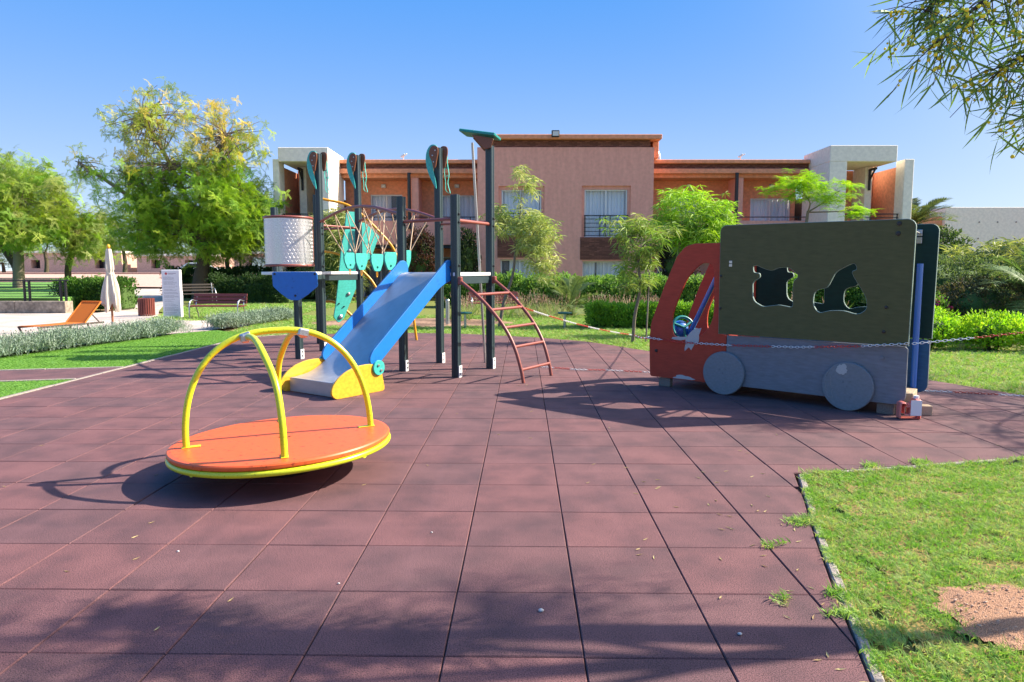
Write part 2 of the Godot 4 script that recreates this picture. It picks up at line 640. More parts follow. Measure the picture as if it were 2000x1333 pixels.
	m = mat("stucco_pale", lin(0.88, 0.80, 0.67), 0.92)
	mottle(m, 0.94, 1.0, 2.3, 0.02, 6, 64)
	m = mat("stucco_far", lin(0.62, 0.39, 0.31), 0.92)
	mottle(m, 0.88, 1.0, 2.3, 0.02, 6, 65)
	m = mat("brick", lin(0.26, 0.12, 0.085), 0.95)
	var im := Image.create(128, 128, false, Image.FORMAT_RGB8)
	var r := RandomNumberGenerator.new()
	r.seed = 8
	im.fill(Color(0.62, 0.52, 0.48))
	for row in 16:
		for k in 5:
			var q := r.randf_range(0.72, 1.0)
			im.fill_rect(Rect2i(k * 32 + (row % 2) * 16 - 16, row * 8 + 1, 31, 6), Color(q, q * 0.93, q * 0.9))
	m.albedo_texture = ImageTexture.create_from_image(im)
	m.uv1_triplanar = true
	m.uv1_world_triplanar = true
	m.uv1_scale = Vector3.ONE / 0.96
	m = mat("window_frame", lin(0.72, 0.70, 0.68), 0.5)
	m = mat("curtain", lin(0.66, 0.68, 0.72), 0.9)
	m = mat("curtain_dark", lin(0.30, 0.31, 0.34), 0.9)
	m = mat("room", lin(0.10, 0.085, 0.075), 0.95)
	m = mat("glass", Color(0.9, 0.95, 1.0, 0.08), 0.03)
	m.transparency = BaseMaterial3D.TRANSPARENCY_ALPHA
	m = mat("iron_black", lin(0.014, 0.014, 0.016), 0.5)
	m = mat("lamp_glass", lin(0.6, 0.6, 0.58), 0.4)
	m = mat("floor_tile", lin(0.40, 0.30, 0.24), 0.8)
	m = mat("white_paint", lin(0.74, 0.74, 0.74), 0.4)
	m = mat("car_white", lin(0.72, 0.73, 0.75), 0.25)
	m = mat("car_glass", lin(0.02, 0.022, 0.025), 0.08)
	m = mat("tyre", lin(0.018, 0.018, 0.018), 0.85)
	m = mat("terracotta", lin(0.52, 0.16, 0.06), 0.85)
	# furniture
	m = mat("slat_red", lin(0.235, 0.048, 0.035), 0.5)
	mottle(m, 0.7, 1.0, 0.4, 0.04, 5, 71)
	m = mat("fabric_orange", lin(0.86, 0.26, 0.03), 0.8)
	m.backlight_enabled = true
	m.backlight = lin(0.7, 0.7, 0.7)
	mottle(m, 0.85, 1.0, 0.12, 0.2, 2, 72)
	m = mat("frame_brown", lin(0.055, 0.042, 0.035), 0.55)
	m = mat("canvas", lin(0.66, 0.59, 0.50), 0.9)
	mottle(m, 0.85, 1.0, 0.4, 0.03, 5, 73)
	m = mat("pole_wood", lin(0.30, 0.11, 0.045), 0.5)
	m = mat("stone_wall", lin(0.44, 0.36, 0.28), 0.9)
	mottle(m, 0.78, 1.0, 1.4, 0.02, 6, 74)
	coarse(m, Color(0.8, 0.8, 0.8), Color(1, 1, 1), 2.7)
	m = mat("chain_white", lin(0.72, 0.72, 0.72), 0.4)
	m = mat("chain_red", lin(0.55, 0.035, 0.02), 0.4)
	m = mat("seat_green", lin(0.012, 0.12, 0.09), 0.4)
	m = mat("paint_pink", lin(0.72, 0.20, 0.16), 0.35)
	# plants
	m = mat("bark", lin(0.20, 0.145, 0.10), 0.95)
	mottle(m, 0.5, 1.0, 0.35, 0.05, 5, 81)
	bumpy(m, 0.05, 2.0, 5, 82)
	m = mat("bark_pale", lin(0.34, 0.27, 0.20), 0.95)
	mottle(m, 0.55, 1.0, 0.3, 0.05, 5, 83)
	leafmat("leaf", 0.85)
	leafmat("leaf_matt", 0.25).roughness = 0.8
	leafmat("grass_blade", 0.8).roughness = 0.6
	m = mat("flower_yellow", lin(0.78, 0.62, 0.02), 0.9)
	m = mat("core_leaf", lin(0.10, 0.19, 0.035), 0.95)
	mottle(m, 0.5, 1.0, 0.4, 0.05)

# ---------------------------------------------------------------- ground
var RUBBER := V2([-5.42, 0.6, -5.42, -14.1, -4.7, -14.75, -2.7, -15.25, -1.0, -14.95, 0.6, -14.1, 1.46, -13.3, 2.3, -11.8, 3.4, -10.4, 4.5, -9.3, 5.2, -8.67, 5.6, -7.6, 6.4, -7.0, 9.5, -6.7, 9.5, -6.0, 3.77, -5.04, 1.91, -4.63, 1.74, -4.05, 1.56, -3.49, 1.35, -2.77, 1.2, -2.22, 1.02, -1.2, 0.85, 0.6])
var PATH := V2([-5.5, -8.78, -5.5, -9.80, -14.0, -7.78, -14.0, -6.76])
var NEAR_LAWN := V2([0.92, 0.6, 1.08, -1.2, 1.26, -2.22, 1.41, -2.77, 1.62, -3.49, 1.80, -4.05, 1.97, -4.57, 3.77, -4.98, 9.5, -5.94, 14, -5.9, 14, 0.6])

func sheet(called: String, poly: PackedVector2Array, y: float, m: Material) -> MeshInstance3D:
	var mb := MB.new()
	var idx := Geometry2D.triangulate_polygon(poly)
	for k in range(0, idx.size(), 3):
		var q := []
		for j in 3:
			q.append(Vector3(poly[idx[k + j]].x, y, poly[idx[k + j]].y))
		mb.flat(q[0], q[1], q[2], Vector3.UP)
	return struct(called, mb, m)

func kerb_run(pts: Array, w: float, top: float, h: float, called := "kerb") -> void:
	var mb := MB.new()
	for k in pts.size() - 1:
		var a := Vector3(pts[k].x, 0, pts[k].y)
		var b := Vector3(pts[k + 1].x, 0, pts[k + 1].y)
		var d := b - a
		var L := d.length()
		var cnt := maxi(1, roundi(L / 0.98))
		for i in cnt:
			var c := a + d * (i + 0.5) / cnt
			var bas := Basis(d / L, Vector3.UP, (d / L).cross(Vector3.UP))
			mb.box(Vector3(c.x, top - h * 0.5 + 0.002 * ((i * 7) % 3), c.z), Vector3(L / cnt - 0.006, h, w), bas, 0.006)
	struct(called, mb, M.kerb)

func make_ground() -> void:
	var g := MB.new()
	g.quad(Vector3(-420, -0.06, 60), Vector3(420, -0.06, 60), Vector3(420, -0.06, -700), Vector3(-420, -0.06, -700), Vector3.UP)
	struct("ground", g, M.soil)
	# lawns
	sheet("lawn", V2([-6.6, -19.5, -6.2, -15.4, -5.5, -14.2, -4.7, -14.85, -2.7, -15.35, -1.0, -15.05, 0.7, -14.2, 1.56, -13.35, 2.42, -11.85, 3.5, -10.45, 4.6, -9.35, 5.3, -8.7, 5.7, -7.65, 6.5, -7.05, 9.5, -6.75, 30, -6.75, 40, -60, -26.6, -55.9, -11.65, -23.1, -9.3, -21.5]), -0.022, M.lawn_soil)
	var lw := MB.new()
	# the lawn beside the tiles, with its slight unevenness
	var noise := FastNoiseLite.new()
	noise.frequency = 0.9
	noise.seed = 3
	for ix in 66:
		for iz in 34:
			var q := []
			var inside := true
			for k in [[0, 0], [1, 0], [1, 1], [0, 1]]:
				var p := Vector2(0.9 + (ix + k[0]) * 0.2, 0.6 - (iz + k[1]) * 0.2)
				if not Geometry2D.is_point_in_polygon(p, NEAR_LAWN):
					inside = false
				q.append(Vector3(p.x, -0.008 + noise.get_noise_2d(p.x, p.y) * 0.018, p.y))
			if inside:
				lw.flat(q[0], q[1], q[2], Vector3.UP)
				lw.flat(q[0], q[2], q[3], Vector3.UP)
	struct("lawn", lw, M.thatch)
	sheet("lawn", NEAR_LAWN, -0.030, M.thatch)
	var bp := MB.new()
	for ix in 30:
		for iz in 22:
			var q := []
			var near := 0.0
			for o in [[0, 0], [1, 0], [1, 1], [0, 1]]:
				var p := Vector2(1.66 + (ix + o[0]) * 0.03, -2.98 + (iz + o[1]) * 0.03)
				var d := ((p - Vector2(2.08, -2.64)) / Vector2(0.29, 0.25)).length() + 0.35 * noise.get_noise_2d(p.x * 6.0, p.y * 6.0)
				near = maxf(near, d)
				q.append(Vector3(p.x, 0.012 + 0.008 * noise.get_noise_2d(p.x * 5.0, p.y * 5.0) - 0.03 * maxf(0.0, d - 0.85) + 0.004 * noise.get_noise_2d(p.x * 31.0, p.y * 31.0), p.y))
			if near < 1.35:
				bp.flat(q[0], q[1], q[2], Vector3.UP)
				bp.flat(q[0], q[2], q[3], Vector3.UP)
	struct("bare_patch_ground", bp, M.sandy_soil)
	# artificial turf either side of the rubber path
	sheet("turf_lawn", V2([-5.5, -9.86, -5.5, -14.2, -6.2, -15.4, -6.75, -16.0, -7.2, -15.3, -7.75, -12.95, -8.1, -10.9, -9.4, -8.95]), -0.012, M.turf)
	sheet("turf_lawn", V2([-5.5, 0.6, -5.5, -8.72, -14.0, -6.70, -14.0, 0.6]), -0.012, M.turf)
	# sandy ground behind the frame, and bare soil under the shrubs
	var sandy := PackedVector2Array()
	for k in 28:
		var a := TAU * k / 28.0
		sandy.append(Vector2(-2.6 + cos(a) * (2.6 + 0.25 * sin(3 * a)), -18.4 + sin(a) * (1.5 + 0.2 * cos(5 * a))))
	sheet("bare_ground", sandy, -0.016, M.soil)
	sheet("plaza_pavement", V2([-6.7, -17.4, -6.85, -15.7, -7.3, -15.1, -8.0, -12.8, -8.5, -10.6, -9.6, -9.1, -14.0, -7.7, -40, -7.7, -40, -22.0, -13.2, -22.0, -13.3, -23.5, -30.0, -55.8, -26.5, -55.8, -11.6, -23.0, -10.9, -21.6, -9.4, -19.4, -7.6, -18.6]), -0.004, M.paving)
	# kerbs
	kerb_run([Vector2(-5.45, 0.6), Vector2(-5.45, -14.1), Vector2(-4.72, -14.80)], 0.055, 0.006, 0.12)
	kerb_run([Vector2(-5.5, -8.75), Vector2(-14, -6.73)], 0.05, 0.006, 0.12)
	kerb_run([Vector2(-5.5, -9.83), Vector2(-14, -7.81)], 0.05, 0.006, 0.12)
	kerb_run([Vector2(0.88, 0.6), Vector2(1.05, -1.2), Vector2(1.23, -2.22), Vector2(1.385, -2.77), Vector2(1.59, -3.49), Vector2(1.77, -4.05), Vector2(1.945, -4.60)], 0.04, 0.004, 0.14)
	kerb_run([Vector2(1.97, -4.605), Vector2(3.77, -5.01), Vector2(9.5, -5.97)], 0.04, 0.004, 0.14)
	# path of rubber leaving past the turf
	sheet("rubber_path", PATH, -0.003, M.rubber_1)

func make_tiles() -> void:
	var root := Node3D.new()
	root.name = "rubber_pavement"
	add_child(root)
	root.set_meta("kind", "structure")
	root.set_meta("label", "dusty red rubber tile paving of the playground")
	var und := MB.new()
	var idx := Geometry2D.triangulate_polygon(RUBBER)
	for k in range(0, idx.size(), 3):
		und.flat(Vector3(RUBBER[idx[k]].x, -0.02, RUBBER[idx[k]].y), Vector3(RUBBER[idx[k + 1]].x, -0.02, RUBBER[idx[k + 1]].y), Vector3(RUBBER[idx[k + 2]].x, -0.02, RUBBER[idx[k + 2]].y), Vector3.UP)
	part("underlay", und, M.underlay, root)
	var gy := 0.016
	var ca := cos(gy)
	var sa := sin(gy)
	var r := RandomNumberGenerator.new()
	r.seed = 77
	# whole tile shared by all full cells
	var whole := []
	for k in 4:
		var mb := MB.new()
		tile_shape(mb, PackedVector2Array([Vector2(-0.25, -0.25), Vector2(0.25, -0.25), Vector2(0.25, 0.25), Vector2(-0.25, 0.25)]), 0.0022)
		whole.append(amesh([[mb, M["rubber_%d" % k]]]))
	var cells := []
	for i in range(-14, 26):
		for j in range(-8, 28):
			var cs := PackedVector2Array()
			for o in [[0, 0], [1, 0], [1, 1], [0, 1]]:
				var ii: float = i + o[0]
				var jj: float = j + o[1]
				cs.append(Vector2(-1.743 + 0.5 * (ii * ca + jj * sa), -(2.398 + 0.5 * (-ii * sa + jj * ca))))
			var inside := 0
			for p in cs:
				if Geometry2D.is_point_in_polygon(p, RUBBER):
					inside += 1
			var mid := (cs[0] + cs[2]) * 0.5
			if inside == 4:
				cells.append([mid, cs, true])
			else:
				for piece in Geometry2D.intersect_polygons(cs, RUBBER):
					if absf(area2(piece)) > 0.004:
						cells.append([mid, piece, false])
	# those that show largest: in the camera's field and near it
	var ranked := []
	for c in cells:
		var p: Vector2 = c[0]
		var d := -p.y
		var seen := d > 1.95 and absf(p.x) < d * 0.74 + 0.25
		ranked.append([absf(area2(c[1])) / (d * d * d) if seen else 0.0, c])
	ranked.sort_custom(func(a, b): return a[0] > b[0])
	var rest := []
	for k in 4:
		rest.append(MB.new())
	for k in ranked.size():
		var c = ranked[k][1]
		var tone := r.randi() % 4
		var lift := r.randf_range(-0.0012, 0.0012)
		var tip := Vector3(r.randf_range(-1, 1), 0, r.randf_range(-1, 1)) * 0.0022
		var mid: Vector2 = c[0]
		var bas := Basis.from_euler(Vector3(tip.x, -gy + r.randf_range(-0.004, 0.004), tip.z))
		if k < 298 and ranked[k][0] > 0.0:
			if c[2]:
				part_mesh("tile", whole[tone], root, Transform3D(bas, Vector3(mid.x, lift, mid.y)))
			else:
				var mb := MB.new()
				var q := PackedVector2Array()
				for p in c[1]:
					q.append(p - mid)
				tile_shape(mb, q, 0.0022)
				part_mesh("tile", amesh([[mb, M["rubber_%d" % tone]]]), root, Transform3D(Basis(), Vector3(mid.x, lift, mid.y)))
		else:
			var mb2 := MB.new()
			var q2 := PackedVector2Array()
			for p in c[1]:
				q2.append(p - mid)
			tile_shape(mb2, q2, 0.0022)
			for t in mb2.v.size():
				rest[tone].v.append(mb2.v[t] + Vector3(mid.x, lift, mid.y))
				rest[tone].n.append(mb2.n[t])
	var far := part_mesh("tile_field", amesh([[rest[0], M.rubber_0], [rest[1], M.rubber_1], [rest[2], M.rubber_2], [rest[3], M.rubber_3]]), root)
	far.set_meta("kind", "stuff")
	# small pale stones and droppings of leaves lying on the tiles
	var stone := MB.new()
	stone.ball(Vector3.ZERO, Vector3(1, 0.6, 0.8), 5, 7)
	var sm := amesh([[stone, M.primer]])
	for p in [[0.117, -2.70, 0.012, "white pebble beside a dark joint, largest on the rubber tiles"], [0.86, -2.52, 0.009, "small pebble on the tile nearest the bare patch of lawn"], [-0.76, -2.95, 0.006, "tiny pale pebble on the tiles in front of the merry-go-round"], [-1.63, -3.3, 0.007, "tiny pale pebble just before the shadow of the merry-go-round"], [-0.42, -3.55, 0.006, "tiny pale pebble between merry-go-round and lawn corner"]]:
		var o := MeshInstance3D.new()
		o.mesh = sm
		o.name = numbered("pebble")
		add_child(o)
		o.position = Vector3(p[0], p[2] * 0.5, p[1])
		o.scale = Vector3.ONE * p[2]
		tag(o, p[3], "pebble", "loose pebbles on the rubber tiles")

func tile_shape(mb: MB, poly: PackedVector2Array, gap: float) -> void:
	var o := inset(wound(poly, true), gap)
	var t := inset(o, 0.004)
	var idx := Geometry2D.triangulate_polygon(t)
	if idx.is_empty():
		o = wound(poly, true)
		t = o
		idx = Geometry2D.triangulate_polygon(t)
	for k in range(0, idx.size(), 3):
		mb.flat(Vector3(t[idx[k]].x, 0, t[idx[k]].y), Vector3(t[idx[k + 1]].x, 0, t[idx[k + 1]].y), Vector3(t[idx[k + 2]].x, 0, t[idx[k + 2]].y), Vector3.UP)
	for k in o.size():
		var k2 := (k + 1) % o.size()
		var d := (o[k2] - o[k]).normalized()
		var nn := Vector3(d.y, 0, -d.x)
		mb.quad(Vector3(t[k].x, 0, t[k].y), Vector3(t[k2].x, 0, t[k2].y), Vector3(o[k2].x, -0.004, o[k2].y), Vector3(o[k].x, -0.004, o[k].y), nn + Vector3.UP)
		mb.quad(Vector3(o[k].x, -0.004, o[k].y), Vector3(o[k2].x, -0.004, o[k2].y), Vector3(o[k2].x, -0.03, o[k2].y), Vector3(o[k].x, -0.03, o[k].y), nn)

# ---------------------------------------------------------------- building
# wall slab facing +z between z0 (back) and z1 (front), with rectangular openings [x0, x1, y0, y1]
func wall(mb: MB, x0: float, x1: float, y0: float, y1: float, z0: float, z1: float, holes: Array) -> void:
	var xs := [x0, x1]
	var ys := [y0, y1]
	for h in holes:
		for k in [h[0], h[1]]:
			if k > x0 and k < x1: xs.append(k)
		for k in [h[2], h[3]]:
			if k > y0 and k < y1: ys.append(k)
	xs.sort()
	ys.sort()
	var open := func(x: float, y: float) -> bool:
		if x < x0 or x > x1 or y < y0 or y > y1:
			return true
		for h in holes:
			if x > h[0] and x < h[1] and y > h[2] and y < h[3]:
				return true
		return false
	for i in xs.size() - 1:
		for j in ys.size() - 1:
			var a: float = xs[i]
			var b: float = xs[i + 1]
			var c: float = ys[j]
			var d: float = ys[j + 1]
			if b - a < 1e-5 or d - c < 1e-5:
				continue
			var mx := (a + b) * 0.5
			var my := (c + d) * 0.5
			if open.call(mx, my):
				continue
			mb.quad(Vector3(a, c, z1), Vector3(b, c, z1), Vector3(b, d, z1), Vector3(a, d, z1), Vector3(0, 0, 1))
			mb.quad(Vector3(a, c, z0), Vector3(b, c, z0), Vector3(b, d, z0), Vector3(a, d, z0), Vector3(0, 0, -1))
			var e := 0.002
			if open.call(a - e, my): mb.quad(Vector3(a, c, z0), Vector3(a, d, z0), Vector3(a, d, z1), Vector3(a, c, z1), Vector3(-1, 0, 0))
			if open.call(b + e, my): mb.quad(Vector3(b, c, z0), Vector3(b, d, z0), Vector3(b, d, z1), Vector3(b, c, z1), Vector3(1, 0, 0))
			if open.call(mx, c - e): mb.quad(Vector3(a, c, z0), Vector3(b, c, z0), Vector3(b, c, z1), Vector3(a, c, z1), Vector3(0, -1, 0))
			if open.call(mx, d + e): mb.quad(Vector3(a, d, z0), Vector3(b, d, z0), Vector3(b, d, z1), Vector3(a, d, z1), Vector3(0, 1, 0))

func bar(mb: MB, x0: float, x1: float, y0: float, y1: float, z0: float, z1: float, bev := 0.01) -> void:
	mb.box(Vector3((x0 + x1) * 0.5, (y0 + y1) * 0.5, (z0 + z1) * 0.5), Vector3(absf(x1 - x0), absf(y1 - y0), absf(z1 - z0)), Basis(), bev)

# window filling [x0, x1, y0, y1] whose outer face lies at z; gap: share of the width left without curtain [from, to]
func window_unit(b: Node3D, x0: float, x1: float, y0: float, y1: float, z: float, gap := [0.0, 0.0], dark := false, mull := 0.5) -> void:
	var f := MB.new()
	var w := 0.06
	bar(f, x0, x1, y1 - w, y1, z - 0.08, z)
	bar(f, x0, x1, y0, y0 + w, z - 0.08, z)
	bar(f, x0, x0 + w, y0 + w, y1 - w, z - 0.08, z)
	bar(f, x1 - w, x1, y0 + w, y1 - w, z - 0.08, z)
	var mx := lerpf(x0, x1, mull)
	bar(f, mx - 0.035, mx + 0.035, y0 + w, y1 - w, z - 0.075, z - 0.005)
	var win := part("window", f, M.window_frame, b)
	for s in [[x0 + w, mx - 0.035], [mx + 0.035, x1 - w]]:
		var p := MB.new()
		p.quad(Vector3(s[0], y0 + w, z - 0.05), Vector3(s[1], y0 + w, z - 0.05), Vector3(s[1], y1 - w, z - 0.05), Vector3(s[0], y1 - w, z - 0.05), Vector3(0, 0, 1))
		part("pane", p, M.glass, win)
	var c := MB.new()
	var steps := int((x1 - x0) / 0.035)
	var prev := Vector3.ZERO
	var ph := x0 * 3.1
	for k in steps + 1:
		var t := float(k) / steps
		var x := lerpf(x0, x1, t)
		var q := Vector3(x, 0, z - 0.22 + 0.045 * sin(x * 33.0 + 1.7 * sin(x * 5.0 + ph)) + 0.02 * sin(x * 71.0))
		if k > 0 and not (t > gap[0] and t <= gap[1]):
			c.quad(Vector3(prev.x, y0, prev.z), Vector3(q.x, y0, q.z), Vector3(q.x, y1, q.z), Vector3(prev.x, y1, prev.z), Vector3(0, 0, 1))
		prev = q
	part("curtain", c, M.curtain_dark if dark else M.curtain, win)
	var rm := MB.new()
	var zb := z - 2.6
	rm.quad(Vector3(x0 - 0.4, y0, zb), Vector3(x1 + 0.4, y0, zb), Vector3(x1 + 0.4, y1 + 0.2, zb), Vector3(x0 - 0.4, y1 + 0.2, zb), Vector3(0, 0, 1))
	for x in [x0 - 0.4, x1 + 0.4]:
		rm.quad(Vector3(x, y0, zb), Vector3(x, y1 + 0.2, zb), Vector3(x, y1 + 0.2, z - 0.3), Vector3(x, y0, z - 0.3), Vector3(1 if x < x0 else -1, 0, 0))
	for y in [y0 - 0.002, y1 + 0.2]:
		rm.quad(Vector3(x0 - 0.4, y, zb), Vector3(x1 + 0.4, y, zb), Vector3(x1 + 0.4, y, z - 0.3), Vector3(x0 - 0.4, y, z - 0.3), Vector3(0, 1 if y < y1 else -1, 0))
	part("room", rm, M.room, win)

func railing(b: Node3D, x0: float, x1: float, y0: float, y1: float, z: float, bars: int, posts: Array) -> void:
	var rl := Node3D.new()
	rl.name = "railing"
	b.add_child(rl, true)
	var h := MB.new()
	bar(h, x0, x1, y1 - 0.045, y1, z - 0.05, z, 0.006)
	part("handrail", h, M.iron_black, rl)
	for k in bars:
		var y := lerpf(y0 + 0.05, y1 - 0.18, float(k) / maxi(1, bars - 1))
		var q := MB.new()
		bar(q, x0, x1, y - 0.014, y + 0.014, z - 0.038, z - 0.012, 0.003)
		part("rail", q, M.iron_black, rl)
	for x in posts:
		var q := MB.new()
		bar(q, x - 0.022, x + 0.022, y0, y1 - 0.045, z - 0.046, z - 0.004, 0.003)
		part("post", q, M.iron_black, rl)

func make_building() -> void:
	var b := thing("hotel_building", "two-storey pink building with brick bands, curtained windows and pale corner canopies", "building")
	var zc := -33.0   # front of the middle block
	var zw := -34.3   # front of the wings
	var zk := -35.7   # back walls of the balconies
	var zf := -32.0   # front of the corner canopies
	# middle block
	var mb := MB.new()
	var holes := [[3.24, 5.50, 2.86, 5.22], [-0.62, 1.50, 2.96, 5.20], [3.30, 5.32, -0.1, 1.76], [-0.55, 1.27, -0.1, 1.84]]
	wall(mb, -1.60, 6.55, -0.1, 6.96, zc - 0.32, zc, holes)
	mb.quad(Vector3(-1.60, -0.1, zc - 0.32), Vector3(-1.60, 6.96, zc - 0.32), Vector3(-1.60, 6.96, zc - 8), Vector3(-1.60, -0.1, zc - 8), Vector3(-1, 0, 0))
	mb.quad(Vector3(6.55, -0.1, zc - 0.32), Vector3(6.55, 6.96, zc - 0.32), Vector3(6.55, 6.96, zc - 8), Vector3(6.55, -0.1, zc - 8), Vector3(1, 0, 0))
	mb.quad(Vector3(-1.60, 6.95, zc - 0.32), Vector3(6.55, 6.95, zc - 0.32), Vector3(6.55, 6.95, zc - 8), Vector3(-1.60, 6.95, zc - 8), Vector3(0, 1, 0))
	part("wall", mb, M.stucco_pink, b)
	mb = MB.new()
	bar(mb, -1.05, 6.38, 6.96, 7.30, zc - 6, zc - 0.06)
	part("brick_band", mb, M.brick, b)
	mb = MB.new()
	bar(mb, -1.30, 6.86, 7.30, 7.51, zc - 6.4, zc + 0.22, 0.02)
	part("cornice", mb, M.stucco_orange, b)
	mb = MB.new()
	bar(mb, 6.56, 6.84, 6.55, 7.29, zc - 6.4, zc - 0.4, 0.02)
	part("cornice_return", mb, M.stucco_orange, b)
	# window surrounds, windows, balustrades, brick aprons
	for s in [[3.24, 5.50, 2.86, 5.22], [-0.62, 1.50, 2.96, 5.20]]:
		var sd := MB.new()
		wall(sd, s[0] + 0.002, s[1] - 0.002, s[2] + 0.002, s[3] - 0.002, zc - 0.30, zc - 0.10, [[s[0] + 0.13, s[1] - 0.13, s[2] - 0.1, s[3] - 0.16]])
		part("window_surround", sd, M.stucco_pink, b)
		window_unit(b, s[0] + 0.132, s[1] - 0.132, s[2] + 0.004, s[3] - 0.162, zc - 0.14)
		railing(b, s[0] + 0.10, s[1] - 0.10, s[2] + 0.03, s[2] + 1.02, zc + 0.03, 5, [s[0] + 0.15, s[0] + 0.85, s[0] + 1.1, s[0] + 1.32, s[1] - 0.15])
		var br := MB.new()
		bar(br, s[0] - 0.06, s[1] - 0.06, s[2] - 1.04, s[2] - 0.003, zc - 0.1, zc + 0.035, 0.01)
		part("brick_apron", br, M.brick, b)
	window_unit(b, 3.302, 5.318, -0.05, 1.757, zc - 0.16, [0.30, 0.36])
	window_unit(b, -0.548, 1.268, -0.05, 1.837, zc - 0.16, [0.04, 0.24])
	# floodlight and vent pipe on the roof
	var fl := MB.new()
	bar(fl, 1.80, 2.16, 7.36, 7.66, zc + 0.26, zc + 0.36, 0.015)
	fl.box(Vector3(1.98, 7.5, zc + 0.24), Vector3(0.05, 0.1, 0.06))
	var flo := part("floodlight", fl, M.iron_black, b)
	fl = MB.new()
	bar(fl, 1.85, 2.11, 7.41, 7.61, zc + 0.361, zc + 0.37, 0.004)
	part("lens", fl, M.lamp_glass, flo)
	var vp := MB.new()
	vp.tube(curve([Vector3(7.3, 6.4, zw - 1.5), Vector3(7.3, 6.95, zw - 1.5), Vector3(7.18, 7.2, zw - 1.5), Vector3(6.95, 7.24, zw - 1.5), Vector3(6.9, 7.05, zw - 1.5)], 5), 0.14, 0.14, 12)
	part("vent_pipe", vp, M.galvanised, b)

	# wings
	for side in 2:
		var x0: float = [-8.35, 6.56][side]
		var x1: float = [-1.61, 14.20][side]
		var q := MB.new()
		bar(q, x0, x1, 6.40, 6.57, zw - 7, zw + 0.25, 0.02)
		part("cornice", q, M.stucco_orange, b)
		q = MB.new()
		bar(q, x0, x1, 6.16, 6.399, zw - 6.9, zw + 0.05)
		part("brick_band", q, M.brick, b)
		q = MB.new()
		bar(q, x0, x1, 5.93, 6.159, zw - 6.9, zw + 0.18, 0.02)
		part("beam", q, M.stucco_orange, b)
		q = MB.new()
		bar(q, x0, x1, 5.76, 5.929, zw - 1.5, zw - 0.1, 0.01)
		part("soffit", q, M.stucco_orange, b)
		# back wall of the upper balconies with its windows
		var wins: Array = [[[-7.10, -5.50, 3.40, 5.10, [0.64, 0.95]], [-3.55, -1.85, 3.40, 5.07, [0.38, 0.46]]], [[8.0, 9.7, 3.40, 5.0, [0.0, 0.0]], [11.96, 13.98, 3.40, 4.92, [0.0, 0.0]]]][side]
		var hs := []
		for w in wins:
			hs.append([w[0], w[1], w[2], w[3]])
		q = MB.new()
		wall(q, x0, x1, 2.72, 5.76, zk - 0.25, zk, hs)
		part("wall", q, M.stucco_orange, b)
		for w in wins:
			window_unit(b, w[0] + 0.002, w[1] - 0.002, w[2] + 0.002, w[3] - 0.002, zk - 0.06, w[4])
		# balcony floor, parapet, partition
		q = MB.new()
		bar(q, x0, x1, 2.52, 2.71, zk - 0.2, zw, 0.01)
		part("balcony_floor", q, M.floor_tile, b)
		q = MB.new()
		bar(q, x0, x1, 2.55, 3.70, zw - 0.02, zw + 0.16, 0.015)
		part("parapet", q, M.stucco_pink, b)
		railing(b, x0 + 0.02, x1 - 0.02, 3.705, 3.90, zw + 0.10, 0, [x0 + 0.4, (x0 + x1) * 0.5, x1 - 0.4])
		var px: float = [-4.68, 10.98][side]
		q = MB.new()
		bar(q, px - 0.17, px + 0.17, 2.715, 5.758, zk + 0.002, zw - 0.06, 0.01)
		part("partition", q, M.stucco_pink, b)
		q = MB.new()
		q.tube(PackedVector3Array([Vector3(px - 0.24, 3.3, zw + 0.22), Vector3(px - 0.24, 5.95, zw + 0.22)]), 0.085, 0.085, 12)
		part("downpipe", q, M.iron_black, b)
		for lx in [[-6.42, -2.75], [8.85, 12.97]][side]:
			q = MB.new()
			bar(q, lx - 0.12, lx + 0.12, 5.42, 5.60, zk + 0.001, zk + 0.12, 0.03)
			part("wall_lamp", q, M.lamp_glass, b)
		# ground floor: deep shaded terraces
		q = MB.new()
		var gw := [[x0 + 0.8, x0 + 2.6, -0.1, 2.0], [x0 + 4.4, x0 + 6.2, -0.1, 2.0]]
		wall(q, x0, x1, -0.1, 2.52, zk - 0.25, zk, gw)
		part("wall", q, M.stucco_pink, b)
		for w in gw:
			window_unit(b, w[0] + 0.002, w[1] - 0.002, -0.05, w[3] - 0.002, zk - 0.06, [0.0, 0.15], true)
		for x in [x0 + 0.12, px, x1 - 0.12]:
			q = MB.new()
			bar(q, x - 0.12, x + 0.12, -0.1, 2.549, zk + 0.004, zw + 0.12, 0.01)
			part("terrace_pier", q, M.stucco_pink, b)
		q = MB.new()
		bar(q, x0, x1, 2.38, 2.515, zw - 0.3, zw + 0.10, 0.01)
		part("lintel", q, M.iron_black, b)
		# roof deck
		q = MB.new()
		bar(q, x0, x1, 5.8, 5.92, zw - 6.8, zw - 1.6)
		part("roof", q, M.stucco_orange, b)

	# pale corner canopies: [inner x, outer x of the roof, fin from, fin to, inner column width]
	for side in 2:
		var s := -1.0 if side == 0 else 1.0
		var xi: float = [-8.22, 14.22][side]          # face toward the middle of the building
		var xo: float = [-10.46, 17.22][side]
		var top: float = [6.79, 6.88][side]
		var und := 6.17
		var f0: float = [-10.48, 17.66][side]
		var f1: float = [-10.76, 18.08][side]
		var q := MB.new()
		bar(q, minf(xi, xo), maxf(xi, xo), und, top, zf - 2.9, zf, 0.02)
		part("canopy", q, M.stucco_pale, b)
		q = MB.new()
		bar(q, minf(xi + s * 0.002, xi + s * (0.60 if side == 0 else 0.78)), maxf(xi + s * 0.002, xi + s * (0.60 if side == 0 else 0.78)), -0.1, und - 0.002, zf - 2.9, zf - 0.002, 0.02)
		part("canopy_column", q, M.stucco_pale, b)
		q = MB.new()
